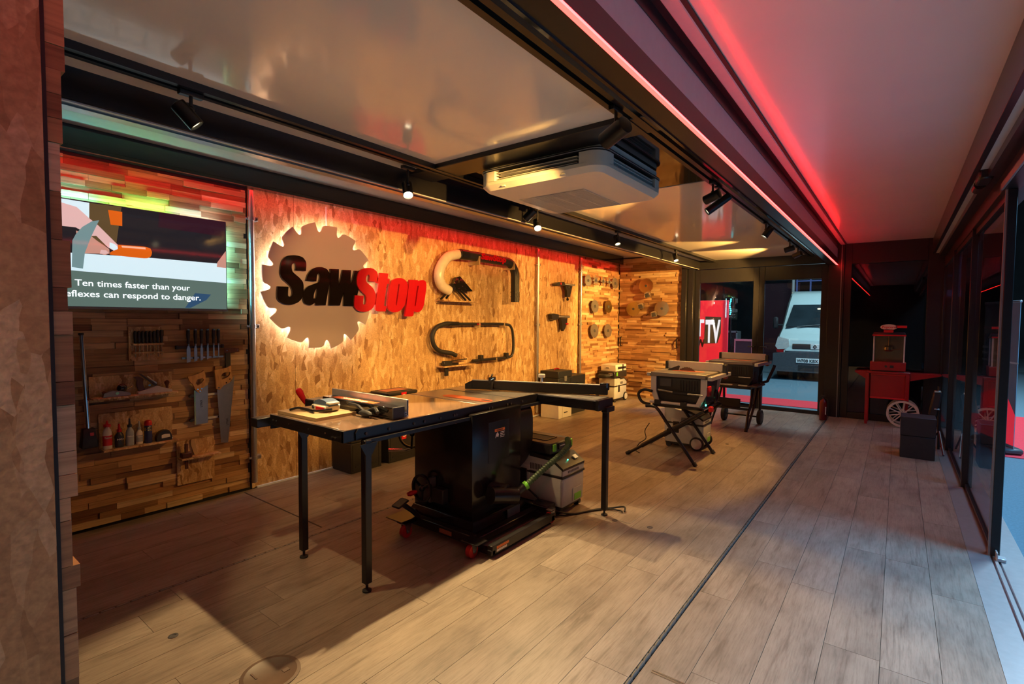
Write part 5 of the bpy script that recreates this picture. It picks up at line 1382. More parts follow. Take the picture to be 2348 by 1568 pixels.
# ================================================================== VACUUMS
def vacuum(label, loc, rz, big_wheels=True, topbox=True, group='mobile dust extractors', L=0.27, Wd=0.155, H=0.43):
    t = thing('dust_extractor', label, 'vacuum', loc, rz, group)
    P_ = lambda n_, m_, mt, **k: part(t, n_, m_, mt, local=True, **k)
    P_('chassis', MB().box((-L + 0.01, -Wd + 0.01, 0.035), (L - 0.02, Wd - 0.01, 0.065), 0.006), 'black_plastic')
    P_('container', MB().frustum((-L, -Wd, 0.055), (L, Wd, 0.275), (-0.004, -0.004, -0.004, -0.004), 0.018), 'vac_grey', label='pale grey container')
    P_('seal_band', MB().box((-L - 0.006, -Wd - 0.006, 0.272), (L + 0.006, Wd + 0.006, 0.292), 0.004), 'black_plastic', label='black seal band')
    P_('head', MB().prism([(-L, 0.292), (L, 0.292), (L, 0.335), (L - 0.10, 0.395), (-L, H)], 'y', -Wd, Wd), 'vac_grey', label='pale grey motor head')
    cp_ = P_('control_panel', MB().prism([(L + 0.002, 0.330), (L + 0.004, 0.348), (L - 0.09, 0.412), (-L * 0.1, H + 0.004), (-L * 0.1, H - 0.03), (L - 0.1, 0.392)], 'y', -Wd - 0.002, Wd + 0.002), 'black_plastic', label='black sloping control panel')
    sl = math.atan2(0.412 - 0.348, -0.094)
    part(cp_, 'display', MB().box((L - 0.055, 0.06, 0.387), (L - 0.020, 0.11, 0.391), 0, Matrix.Rotation(0.6, 3, 'Y')), 'light_plastic', local=True)
    part(cp_, 'status_light', MB().ell((L - 0.040, -0.02, 0.384), (0.006, 0.006, 0.004), 8), 'led_green_dot', local=True, label='glowing green light')
    mbv = MB()
    for k in range(8):
        mbv.box((-0.02 + k * 0.014, -Wd - 0.0012, 0.305), (-0.012 + k * 0.014, -Wd + 0.001, 0.350))
        mbv.box((L - 0.001, -0.08 + k * 0.02, 0.302), (L + 0.0012, -0.069 + k * 0.02, 0.318))
    P_('vent', mbv, 'dark_grey')
    P_('latch', MB().box((-0.115, -Wd - 0.012, 0.17), (-0.045, -Wd, 0.30), 0.006), 'black_plastic', label='black side latch')
    P_('latch_frame', MB().box((-0.135, -Wd - 0.005, 0.145), (-0.025, -Wd + 0.001, 0.33), 0.004), 'light_plastic')
    P_('front_flap', MB().box((L + 0.001, -0.02, 0.075), (L + 0.008, 0.11, 0.175), 0.004), 'vac_grey')
    P_('front_badge', MB().box((L + 0.007, 0.0, 0.080), (L + 0.011, 0.10, 0.130), 0.002), 'green_plastic', label='green front badge')
    for sy in (-1, 1):
        r = 0.075 if big_wheels else 0.035
        wx = L - 0.06 if big_wheels else -L + 0.05
        wl_ = P_('wheel', MB().tube([(wx, sy * (Wd - 0.012), r), (wx, sy * (Wd + 0.018), r)], r, 26), 'rubber')
        part(wl_, 'wheel_disc', MB().lathe([(r * 0.78, 0.0), (r * 0.74, 0.006), (r * 0.2, 0.008), (0, 0.008)], (wx, sy * (Wd + 0.018), r), (0, sy, 0), 24), 'light_plastic', local=True)
        fx = -L + 0.05 if big_wheels else L - 0.05
        P_('caster', MB().tube([(fx - 0.0, sy * (Wd - 0.04), 0.03), (fx, sy * (Wd - 0.005), 0.03)], 0.030, 18).box((fx - 0.02, sy * (Wd - 0.03) - 0.02, 0.03), (fx + 0.02, sy * (Wd - 0.03) + 0.02, 0.07), 0.004), 'black_plastic')
    if topbox:
        tb = P_('hose_garage', MB().box((-L - 0.01, -Wd - 0.003, H + 0.004), (L * 0.62, Wd + 0.003, H + 0.085), 0.010), 'black_plastic', label='black hose garage on top')
        part(tb, 'recess', MB().box((-L * 0.55, -0.07, H + 0.0845), (L * 0.25, 0.06, H + 0.0865), 0.0), 'black_matte', local=True)
        part(tb, 'recess_rim', MB().box((-L * 0.58, -0.078, H + 0.085), (-L * 0.55, 0.068, H + 0.090)).box((L * 0.25, -0.078, H + 0.085), (L * 0.28, 0.068, H + 0.090)).box((-L * 0.58, -0.08, H + 0.085), (L * 0.28, -0.07, H + 0.090)).box((-L * 0.58, 0.06, H + 0.085), (L * 0.28, 0.07, H + 0.090)), 'black_satin', local=True)
        for sy in (-1, 1):
            part(tb, 'catch', MB().box((L * 0.62 - 0.004, sy * 0.115 - 0.020, H + 0.025), (L * 0.62 + 0.012, sy * 0.115 + 0.020, H + 0.080), 0.004), 'green_plastic', local=True, label='green catch')
        part(tb, 'front_plate', MB().box((L * 0.62, -0.06, H + 0.03), (L * 0.62 + 0.010, 0.05, H + 0.075), 0.003), 'black_satin', local=True)
        part(tb, 'plate_mark', MB().box((L * 0.62 + 0.0095, -0.045, H + 0.052), (L * 0.62 + 0.0108, 0.02, H + 0.060)), 'light_plastic', local=True)
    return t
v1 = vacuum('grey dust extractor with green badge connected to the big saw by a green hose', (-2.175, 3.268, 0), 0, False, True)
hp = arc_path([(-2.035, 2.72, 0.250), (-2.0, 2.80, 0.300), (-1.955, 2.93, 0.380), (-1.91, 3.06, 0.455), (-1.905, 3.18, 0.505), (-1.975, 3.29, 0.530)], 16)
hs = thing('vacuum_hose', 'ribbed dark green hose from the dust port up to the dust extractor', 'hose', (-1.95, 2.95, 0.25))
part(hs, 'hose', MB().tube(hp, [0.0225 if k % 2 else 0.0185 for k in range(len(hp))], 14), 'hose_green')
part(hs, 'cuff', MB().tube([(-2.04, 2.705, 0.242), (-2.005, 2.785, 0.292)], 0.027, 16), 'black_plastic')
part(hs, 'cuff_ring', MB().tube([(-2.008, 2.778, 0.288), (-1.998, 2.798, 0.300)], 0.030, 18), 'green_plastic', label='bright green ring')
solo('power_cable', MB().tube(arc_path([(-2.36, 3.075, 0.26), (-2.24, 3.062, 0.20), (-2.10, 3.05, 0.13), (-1.97, 3.06, 0.06), (-1.86, 3.18, 0.012), (-1.76, 3.38, 0.010), (-1.68, 3.47, 0.012), (-1.60, 3.50, 0.03), (-1.575, 3.46, 0.01)], 8), 0.0065, 8), 'rubber', 'black cable from the dust extractor past the sliding table leg', 'cable', (-1.9, 3.2, 0.01))
solo('power_cable', MB().tube(arc_path([(-1.99, 3.07, 0.010), (-1.90, 3.12, 0.008), (-1.82, 3.26, 0.008), (-1.72, 3.42, 0.009), (-1.62, 3.46, 0.010), (-1.585, 3.44, 0.012)], 8), 0.0055, 8), 'rubber', 'second thin black cable lying on the floor by the red caster', 'cable', (-1.8, 3.3, 0.01))
vacuum('grey dust extractor with big pale wheel standing under the folding saw stand', (-1.885, 5.80, 0), 0, True, False, L=0.215, H=0.46)
v3 = vacuum('grey dust extractor in the far corner under stacked tool boxes', (-4.045, 8.29, 0), math.pi / 2, True, False, L=0.245, Wd=0.15, H=0.42)

def toolbox(name, label, lo, hi, mat, trim, latch, group=None, handle=True, face='+x'):
    x0_, y0_, z0_ = lo
    x1_, y1_, z1_ = hi
    t = thing(name, label, 'tool case', ((x0_ + x1_) / 2, (y0_ + y1_) / 2, z0_), group=group)
    zs = z0_ + (z1_ - z0_) * 0.78
    part(t, 'body', MB().box(lo, (x1_, y1_, zs - 0.002), 0.006), mat)
    part(t, 'lid', MB().box((x0_ - 0.001, y0_ - 0.001, zs), (x1_ + 0.002, y1_ + 0.001, z1_), 0.007), mat)
    ym = (y0_ + y1_) / 2
    part(t, 'latch', MB().prism([(ym - 0.028, zs - 0.05 * min(1, (z1_ - z0_) / 0.2)), (ym + 0.028, zs - 0.05 * min(1, (z1_ - z0_) / 0.2)), (ym + 0.034, zs + 0.022), (ym - 0.034, zs + 0.022)], 'x', x1_ + 0.001, x1_ + 0.009), latch)
    part(t, 'latch_mark', MB().ring((x1_ + 0.010, ym, zs - 0.012), (1, 0, 0), 0.009, 0.018, 0.003, 18).box((x1_ + 0.009, ym + 0.014, zs - 0.016), (x1_ + 0.0115, ym + 0.034, zs - 0.008)), trim)
    if z1_ - z0_ > 0.15:
        part(t, 'rib', MB().box((x1_, y0_ + 0.05, z0_ + 0.05), (x1_ + 0.004, y1_ - 0.05, z0_ + 0.062)).box((x1_, y0_ + 0.02, z0_ + 0.02), (x1_ + 0.004, y0_ + 0.035, zs - 0.02)).box((x1_, y1_ - 0.035, z0_ + 0.02), (x1_ + 0.004, y1_ - 0.02, zs - 0.02)), mat)
    if handle:
        part(t, 'handle', MB().tube([(x0_ + 0.03, ym - 0.06, z1_ - 0.004), (x0_ + 0.03, ym - 0.06, z1_ + 0.008), (x0_ + 0.03, ym + 0.06, z1_ + 0.008), (x0_ + 0.03, ym + 0.06, z1_ - 0.004)], 0.006, 6), mat)
    return t
G = 'black tool cases stacked against the strand-board wall'
toolbox('tool_case', 'deep black tool case at the foot of the left-hand stack behind the saw', (-4.25, 2.752, 0), (-3.957, 3.10, 0.36), 'black_plastic', 'white_label', 'red_plastic', G, False)
toolbox('tool_case', 'middle black tool case of the left-hand stack, hidden behind the saw table', (-4.25, 2.752, 0.361), (-3.957, 3.10, 0.575), 'black_plastic', 'white_label', 'red_plastic', G, False)
toolbox('tool_case', 'deep black tool case at the foot of the right-hand stack behind the saw', (-4.25, 3.19, 0), (-3.963, 3.57, 0.34), 'black_plastic', 'white_label', 'red_plastic', G, False)
toolbox('tool_case', 'middle black tool case of the right-hand stack, hidden behind the saw table', (-4.25, 3.19, 0.341), (-3.963, 3.57, 0.565), 'black_plastic', 'white_label', 'red_plastic', G, False)
solo('measuring_stick', MB().box((-3.955, 3.06, 0.330), (-3.945, 3.13, 0.340)), 'light_plastic', 'short pale stick across the front of the left black case', 'stick', (-3.95, 3.09, 0.335))
def organiser(label, lo, hi):
    t = toolbox('organiser_case', label, lo, hi, 'black_plastic', 'white_label', 'red_plastic', 'flat organiser cases on the stacks', False)
    x0_, y0_, z0_ = lo
    x1_, y1_, z1_ = hi
    part(t, 'lid_window', MB().box((x0_ + 0.05, y0_ + 0.05, z1_ + 0.0002), (x1_ - 0.06, y1_ - 0.05, z1_ + 0.003), 0.001), 'copper_film', label='red-brown lid window')
    part(t, 'lid_bar', [MB().box((x0_ + 0.04, y0_ + 0.03, z1_), (x0_ + 0.052, y1_ - 0.03, z1_ + 0.006)), MB().box((x1_ - 0.062, y0_ + 0.03, z1_), (x1_ - 0.05, y1_ - 0.03, z1_ + 0.006))], 'black_plastic')
    return t
organiser('flat black organiser with red latch on top of the left-hand stack', (-4.25, 2.752, 0.576), (-3.957, 3.10, 0.700))
organiser('flat black organiser with red latch on top of the right-hand stack', (-4.25, 3.19, 0.566), (-3.963, 3.57, 0.700))
t = thing('storage_box', 'pale box standing on the floor beneath the black case by the second pipe', 'box', (-4.01, 6.34, 0))
part(t, 'body', MB().box((-4.17, 6.17, 0.0), (-3.86, 6.535, 0.235), 0.004), 'light_plastic')
part(t, 'hand_hole', MB().prism(rounded_rect(6.32, 0.07, 6.42, 0.085, 0.006), 'x', -3.861, -3.858), 'black_matte')
part(t, 'corner_line', MB().box((-3.8605, 6.27, 0.0), (-3.859, 6.275, 0.23)).box((-3.8605, 6.40, 0.15), (-3.859, 6.53, 0.154)), 'mid_grey')
t = toolbox('tool_case', 'wide dark tool case with red handle resting on the pale box', (-4.18, 6.16, 0.2365), (-3.865, 6.545, 0.69), 'blue_black', 'mid_grey', 'mid_grey', None, False)
part(t, 'top_handle', MB().tube(arc_path([(-4.05, 6.34, 0.688), (-4.05, 6.36, 0.708), (-4.05, 6.45, 0.708), (-4.05, 6.47, 0.688)], 4), 0.010, 8), 'red_paint', label='dark red handle')
toolbox('tool_case', 'lower dark tool case right of the pale box', (-4.20, 6.60, 0), (-3.925, 7.06, 0.585), 'blue_black', 'dark_grey', 'black_plastic', None, True)
# boxes on the far extractor
t = thing('systainer', 'black tool box with green clip on the far dust extractor', 'tool case', (-4.04, 8.28, 0.425))
part(t, 'body', MB().box((-4.20, 8.03, 0.426), (-3.89, 8.53, 0.535), 0.008), 'black_plastic')
part(t, 'clip', MB().box((-3.891, 8.10, 0.46), (-3.882, 8.15, 0.525), 0.004), 'green_plastic', label='green clip')
part(t, 'hose_coil', MB().tube(arc_path([(-4.10, 8.02, 0.46), (-4.14, 7.96, 0.46), (-4.10, 7.90, 0.46), (-4.0, 7.90, 0.47), (-3.96, 7.97, 0.48)], 5), 0.035, 12), 'rubber')
part(t, 'coupling', MB().tube([(-3.95, 7.94, 0.50), (-3.92, 8.00, 0.50)], 0.022, 12), 'chrome')
t = thing('systainer', 'white tool box strapped on top of the black one in the far corner', 'tool case', (-4.04, 8.30, 0.536))
part(t, 'body', MB().box((-4.19, 8.10, 0.537), (-3.90, 8.53, 0.655), 0.008), 'white_plastic')
part(t, 'strap', MB().box((-3.900, 8.36, 0.537), (-3.895, 8.40, 0.655)).box((-3.900, 8.18, 0.575), (-3.895, 8.50, 0.615)), 'black_plastic', label='black strap')
part(t, 'side_handle', MB().box((-4.10, 8.094, 0.59), (-4.02, 8.101, 0.612), 0.002), 'light_plastic')
part(t, 'badge', MB().box((-4.085, 8.092, 0.596), (-4.035, 8.095, 0.604)), 'dark_grey')

# ================================================================== THE TWO PORTABLE SAWS
def portable_saw(label, loc, rz, blade, stand):
    t = thing('portable_table_saw', label, 'table saw', loc, rz)
    P_ = lambda n_, m_, mt, **k: part(t, n_, m_, mt, local=True, **k)
    Z = 0.905
    tb = P_('table', MB().box((-0.29, -0.31, Z - 0.042), (0.27, 0.31, Z), 0.006), 'cast_grey', label='grey cast table')
    mbs = MB()
    for y in (-0.22, -0.10, 0.13, 0.24):
        mbs.box((-0.29, y, Z + 0.0002), (0.27, y + 0.016, Z + 0.0010))
    part(tb, 'mitre_slot', mbs, 'dark_grey', local=True)
    fr = P_('fence', MB().box((-0.275, 0.165, Z + 0.004), (0.305, 0.20, Z + 0.088), 0.002), 'light_plastic', label='tall pale rip fence')
    part(fr, 'fence_end', MB().box((-0.305, 0.155, Z - 0.01), (-0.275, 0.225, Z + 0.086), 0.004).box((0.305, 0.15, Z - 0.035), (0.345, 0.23, Z + 0.075), 0.005), 'black_plastic', local=True)
    P_('front_rail', MB().box((0.30, -0.34, Z - 0.050), (0.345, 0.34, Z - 0.012), 0.003), 'aluminium', label='aluminium front rail')
    P_('rail_arm', MB().box((0.25, -0.30, Z - 0.045), (0.31, -0.27, Z - 0.015)).box((0.25, 0.27, Z - 0.045), (0.31, 0.30, Z - 0.015)), 'dark_grey')
    P_('rear_rail', MB().box((-0.335, -0.30, Z - 0.045), (-0.295, 0.30, Z - 0.012), 0.003), 'aluminium')
    ins_ = P_('blade_insert', MB().prism(rounded_rect(-0.16, -0.045, 0.17, 0.035, 0.02), 'z', Z + 0.0005, Z + 0.002), 'orange_insert', label='orange insert')
    if blade:
        pts = []
        for k in range(60):
            a = math.pi * 2 * k / 60
            pts.append((0.118 * (1 if k % 2 else 0.955) * math.cos(a) - 0.01, Z - 0.074 + 0.118 * (1 if k % 2 else 0.955) * math.sin(a)))
        P_('blade', MB().prism(pts, 'y', -0.008, -0.005), 'worn_steel', label='raised toothed blade')
        P_('riving_knife', MB().prism([(-0.10, Z), (-0.22, Z), (-0.20, Z + 0.014), (-0.10, Z + 0.055), (-0.085, Z + 0.05)], 'y', -0.009, -0.004), 'black_plastic')
    bd = P_('housing', MB().frustum((-0.235, -0.24, Z - 0.335), (0.215, 0.25, Z - 0.040), (-0.02, -0.02, -0.02, -0.02), 0.012), 'black_plastic', label='black plastic housing')
    mbv = MB()
    for k in range(7):
        mbv.box((0.00 + 0.028 * k, -0.2655, Z - 0.17), (0.014 + 0.028 * k, -0.2605, Z - 0.07))
    part(bd, 'vent', mbv, 'black_matte', local=True)
    part(bd, 'sticker', MB().box((-0.20, -0.2660, Z - 0.145), (-0.08, -0.2645, Z - 0.065)), 'dark_grey', local=True)
    fm = 'light_plastic' if blade else 'black_satin'
    for sx in (-1, 1):
        x = 0.255 * sx - 0.01
        P_('frame_upright', MB().prism([(x - 0.028, Z - 0.042), (x + 0.028, Z - 0.042), (x + 0.028 - 0.0 * sx, Z - 0.20), (x + 0.020 - 0.05 * sx, Z - 0.32), (x - 0.030 - 0.05 * sx, Z - 0.32), (x - 0.028, Z - 0.20)], 'y', -0.278, -0.258), fm, label='side frame upright')
        P_('frame_upright', MB().prism([(x - 0.028, Z - 0.042), (x + 0.028, Z - 0.042), (x + 0.020 - 0.05 * sx, Z - 0.32), (x - 0.030 - 0.05 * sx, Z - 0.32)], 'y', 0.258, 0.278), fm)
    P_('crossbar', MB().tube([(-0.22, -0.27, Z - 0.185), (0.0, -0.275, Z - 0.205), (0.24, -0.27, Z - 0.205)], 0.012, 10), 'steel', label='steel carrying bar')
    P_('grip', MB().tube([(-0.06, -0.2745, Z - 0.203), (0.09, -0.2745, Z - 0.205)], 0.016, 10), 'rubber')
    P_('base_tube', [MB().tube([(-0.30, y, Z - 0.315), (0.21, y, Z - 0.315)], 0.016, 12) for y in (-0.275, 0.275)], 'light_plastic' if blade else 'steel', label='pale base tube')
    P_('tube_clamp', [MB().box((x, -0.295, Z - 0.34), (x + 0.07, -0.255, Z - 0.29), 0.005) for x in (-0.25, 0.02)], 'black_plastic')
    P_('switch_paddle', MB().box((0.236, -0.16, Z - 0.23), (0.262, -0.06, Z - 0.13), 0.006), 'red_plastic' if blade else 'dark_grey', label='paddle switch')
    P_('control_box', MB().box((0.21, -0.20, Z - 0.30), (0.245, 0.10, Z - 0.06), 0.008), 'blue_black')
    P_('indicator', MB().box((0.246, -0.22, Z - 0.318), (0.256, -0.20, Z - 0.300), 0.002), 'led_green_dot' if blade else 'orange_insert', label='small lit indicator')
    P_('orange_tag', MB().box((0.30, 0.20, Z - 0.078), (0.33, 0.29, Z - 0.055), 0.004), 'orange_insert', label='orange rail lever')
    P_('crank_wheel', MB().ring((0.285, 0.02, Z - 0.24), (1, 0, 0), 0.055, 0.068, 0.018, 24).box((0.278, 0.012, Z - 0.30), (0.292, 0.028, Z - 0.18)), 'black_satin')
    sd = P_('stand', MB().box((-0.27, -0.29, 0.545), (0.25, -0.25, 0.572), 0.004).box((-0.27, 0.25, 0.545), (0.25, 0.29, 0.572), 0.004).box((-0.27, -0.29, 0.548), (-0.23, 0.29, 0.568), 0.004).box((0.20, -0.29, 0.548), (0.24, 0.29, 0.568), 0.004), 'black_satin', label='black folding stand')
    S_ = lambda n_, m_, mt='black_satin', **k: part(sd, n_, m_, mt, local=True, **k)
    if stand == 'cross':
        for y in (-0.33, 0.285):
            S_('leg', MB().tube([(-0.515, y, 0.012), (0.27, y, 0.55)], 0.017, 10).tube([(-0.36, y, 0.118), (0.20, y, 0.502)], 0.023, 10))
            S_('leg', MB().tube(arc_path([(0.20, y - 0.02, 0.012), (-0.06, y - 0.02, 0.36), (-0.185, y - 0.02, 0.525), (-0.24, y - 0.02, 0.552), (-0.315, y - 0.02, 0.548)], 5), 0.016, 10))
            S_('foot', [MB().tube([(-0.53, y, 0.006), (-0.49, y, 0.032)], 0.021, 10), MB().tube([(0.212, y - 0.02, 0.004), (0.186, y - 0.02, 0.036)], 0.021, 10)], 'rubber')
            S_('pivot', MB().cyl((-0.06, y - 0.05, 0.335), (-0.06, y + 0.04, 0.335), 0.018, n=12))
        S_('cross_tube', MB().tube([(-0.06, -0.35, 0.335), (-0.06, 0.29, 0.335)], 0.013, 10))
        S_('release_lever', MB().box((0.30, -0.30, 0.545), (0.34, -0.25, 0.60), 0.008), 'red_plastic', label='red release lever')
        S_('side_loop', MB().tube(arc_path([(-0.27, -0.30, 0.70), (-0.36, -0.30, 0.71), (-0.42, -0.30, 0.66), (-0.38, -0.30, 0.58), (-0.29, -0.30, 0.56)], 6), 0.015, 10), 'rubber', label='black looped handle')
    else:
        for x in (-0.26, 0.22):
            S_('leg', MB().tube(arc_path([(x, -0.05, 0.56), (x, -0.17, 0.30), (x, -0.26, 0.23), (x, -0.335, 0.015)], 5), 0.018, 10))
            S_('leg', MB().tube([(x, 0.20, 0.56), (x, 0.02, 0.30), (x, -0.27, 0.03)], 0.016, 10))
            wl_ = S_('wheel', MB().tube([(x - 0.02, 0.31, 0.10), (x + 0.025, 0.31, 0.10)], 0.10, 28), 'rubber')
            S_('wheel_hub', MB().lathe([(0.06, 0.0), (0.05, 0.008), (0.015, 0.012), (0, 0.012)], (x + 0.025, 0.31, 0.10), (1, 0, 0), 18), 'dark_grey')
            S_('brace', MB().tube([(x, 0.26, 0.56), (x, 0.31, 0.10)], 0.016, 10))
            S_('foot', MB().tube([(x, -0.345, 0.0), (x, -0.325, 0.04)], 0.022, 10), 'rubber')
        S_('cross_tube', MB().tube([(-0.26, -0.21, 0.27), (0.22, -0.21, 0.27)], 0.016, 10).tube([(-0.26, 0.31, 0.10), (0.22, 0.31, 0.10)], 0.012, 10).tube([(-0.26, 0.02, 0.30), (0.22, 0.02, 0.30)], 0.016, 10))
        S_('tray', MB().box((-0.25, -0.27, 0.555), (0.24, 0.27, 0.575), 0.004).box((-0.24, -0.20, 0.26), (0.10, -0.19, 0.40)))
        S_('push_handle', MB().tube([(0.26, 0.10, 0.60), (0.33, 0.20, 0.62), (0.39, 0.26, 0.80), (0.40, 0.27, 0.84)], 0.020, 10))
        S_('outer_shelf', MB().box((0.20, -0.29, 0.575), (0.33, 0.10, 0.60), 0.006), 'dark_grey')
    return t
portable_saw('portable table saw with raised blade on a crossed folding stand', (-1.750, 5.36, 0), 0, True, 'cross')
portable_saw('portable table saw on a wheeled black stand in front of the rear doors', (-1.735, 7.385, 0), -0.05, False, 'cart')
solo('power_cable', MB().tube(arc_path([(-2.16, 5.35, 0.30), (-2.19, 5.30, 0.22), (-2.17, 5.28, 0.14), (-2.23, 5.24, 0.08), (-2.24, 5.18, 0.02), (-2.18, 5.14, 0.006)], 8), 0.005, 6), 'rubber', 'thin black cable hanging behind the crossed folding stand', 'cable', (-2.2, 5.25, 0.0))

# fire extinguisher
t = thing('fire_extinguisher', 'small red fire extinguisher by the rear door post', 'fire extinguisher', (-0.835, 8.62, 0))
part(t, 'cylinder', MB().lathe([(0.044, 0.0), (0.050, 0.006), (0.050, 0.25), (0.040, 0.285), (0.018, 0.305), (0.016, 0.315)], (-0.835, 8.62, 0.0), n=24), 'extinguisher_red', label='red cylinder')
part(t, 'valve', MB().cyl((-0.835, 8.62, 0.312), (-0.835, 8.62, 0.34), 0.013, n=12).box((-0.875, 8.61, 0.335), (-0.825, 8.63, 0.345), 0.002).box((-0.87, 8.612, 0.352), (-0.815, 8.628, 0.362), 0.002, Matrix.Rotation(0.25, 3, 'Y')), 'black_plastic')
part(t, 'hose', MB().tube(arc_path([(-0.82, 8.61, 0.325), (-0.785, 8.60, 0.31), (-0.778, 8.60, 0.22), (-0.782, 8.60, 0.10)], 5), 0.008, 8), 'rubber')
part(t, 'sticker', MB().box((-0.805, 8.566, 0.09), (-0.795, 8.584, 0.20)), 'white_label')

# ================================================================== POPCORN CART AND BLACK BOX
pc = thing('popcorn_cart', 'red popcorn cart with glass warmer and big spoked wheel', 'popcorn cart', (-0.09, 8.88, 0))
CY0, CY1 = 8.70, 8.99
part(pc, 'top', MB().box((-0.345, CY0, 0.722), (0.150, CY1, 0.752), 0.004), 'red_paint', label='red cart top')
for sx, x0_, x1_ in ((-1, -0.345, -0.475), (1, 0.150, 0.475)):
    part(pc, 'side_shelf', MB().prism([(x0_, 0.748), (x1_, 0.742), (x1_, 0.728), (x0_, 0.640)], 'y', CY0 + 0.02, CY1 - 0.02), 'red_paint', label='folding side shelf')
part(pc, 'cupboard', MB().box((-0.29, CY0 + 0.03, 0.385), (0.10, CY1 - 0.01, 0.722), 0.003), 'red_paint')
part(pc, 'cupboard_rail', MB().box((-0.29, CY0 + 0.018, 0.370), (0.10, CY0 + 0.045, 0.392), 0.002).box((-0.29, CY0 + 0.018, 0.700), (0.10, CY0 + 0.045, 0.722), 0.002), 'red_plastic')
part(pc, 'leg', MB().box((-0.345, CY0, 0.03), (-0.305, CY0 + 0.03, 0.722), 0.003).cyl((-0.325, CY0 + 0.015, 0.0), (-0.325, CY0 + 0.015, 0.05), 0.018, n=12), 'red_paint')
part(pc, 'leg', MB().box((-0.345, CY1 - 0.03, 0.0), (-0.305, CY1, 0.722), 0.003), 'red_paint')
part(pc, 'leg', MB().box((0.10, CY0, 0.30), (0.145, CY0 + 0.03, 0.722), 0.003), 'red_paint')
part(pc, 'leg', MB().box((0.10, CY1 - 0.03, 0.20), (0.145, CY1, 0.722), 0.003), 'red_paint')
for y, nm in ((CY0 - 0.012, 'near'), (CY1 - 0.01, 'far')):
    wh = part(pc, 'wheel', MB().ring((0.085, y, 0.185), (0, 1, 0), 0.155, 0.182, 0.022, 40), 'wheel_cream', label='cream spoked wheel')
    mbx = MB()
    for k in range(10):
        a = 2 * math.pi * k / 10 + 0.2
        mbx.tube([(0.085 + 0.025 * math.cos(a), y, 0.185 + 0.025 * math.sin(a)), (0.085 + 0.158 * math.cos(a), y, 0.185 + 0.158 * math.sin(a))], 0.0085, 6)
    part(wh, 'spokes', mbx.cyl((0.085, y - 0.02, 0.185), (0.085, y + 0.02, 0.185), 0.03, n=16), 'wheel_cream')
part(pc, 'axle', MB().cyl((0.085, CY0, 0.185), (0.085, CY1, 0.185), 0.010, n=10), 'black_satin')
part(pc, 'warmer_base', MB().box((-0.300, CY0 + 0.02, 0.765), (0.100, CY1 - 0.01, 0.885), 0.004), 'red_paint', label='red warmer base')
part(pc, 'control_knob', MB().cyl((-0.12, CY0 + 0.02, 0.825), (-0.12, CY0 + 0.008, 0.825), 0.016, n=14).box((-0.075, CY0 + 0.010, 0.808), (-0.035, CY0 + 0.02, 0.842), 0.002), 'black_plastic')
part(pc, 'base_gap', MB().box((-0.28, CY0 + 0.04, 0.752), (0.08, CY1 - 0.02, 0.765)), 'black_matte')
for (x, y) in ((-0.265, CY0 + 0.035), (0.075, CY0 + 0.035), (-0.265, CY1 - 0.02), (0.075, CY1 - 0.02)):
    part(pc, 'corner_post', MB().box((x - 0.008, y - 0.008, 0.885), (x + 0.008, y + 0.008, 1.245), 0.001), 'aluminium')
part(pc, 'pane', MB().box((-0.257, CY0 + 0.032, 0.885), (0.067, CY0 + 0.036, 1.245)), 'popcorn_glass')
part(pc, 'pane', MB().box((-0.267, CY0 + 0.045, 0.885), (-0.263, CY1 - 0.03, 1.245)), 'popcorn_glass')
part(pc, 'pane', MB().box((0.073, CY0 + 0.045, 0.885), (0.077, CY1 - 0.03, 1.245)), 'popcorn_glass')
part(pc, 'back_panel', MB().box((-0.257, CY1 - 0.022, 0.885), (0.067, CY1 - 0.016, 1.245)), 'steel')
part(pc, 'kettle', MB().lathe([(0.045, 0.0), (0.062, 0.02), (0.062, 0.06), (0.05, 0.075)], (-0.10, 8.86, 1.03), n=20).cyl((-0.10, 8.86, 1.10), (-0.10, 8.86, 1.24), 0.008, n=8).tube([(-0.16, 8.84, 1.06), (0.03, 8.80, 1.06)], 0.006, 8), 'steel')
part(pc, 'roof', MB().frustum((-0.290, CY0 + 0.01, 1.245), (0.095, CY1, 1.300), (0.02, 0.02, 0.01, 0.01), 0.003), 'black_satin')
part(pc, 'roof_strip', MB().box((-0.285, CY0 + 0.004, 1.248), (0.09, CY0 + 0.011, 1.266)), 'red_plastic', label='red roof strip')
sgn = [( -0.105 + 0.095 * math.cos(2 * math.pi * k / 28), 1.370 + 0.040 * math.sin(2 * math.pi * k / 28)) for k in range(28)]
sn = part(pc, 'sign', MB().prism(sgn, 'y', CY0 + 0.012, CY0 + 0.020), 'cream', label='oval sign')
part(sn, 'lettering', text_mesh('Popcorn', 0.045, (-0.18, CY0 + 0.011, 1.356), '-y', 0.001, 0.001, width=0.15), 'red_plastic')
part(pc, 'sign_arm', MB().box((-0.03, CY0 + 0.012, 1.360), (0.095, CY0 + 0.018, 1.392), 0.002).box((-0.16, CY0 + 0.012, 1.295), (-0.05, CY0 + 0.02, 1.34)), 'red_plastic')

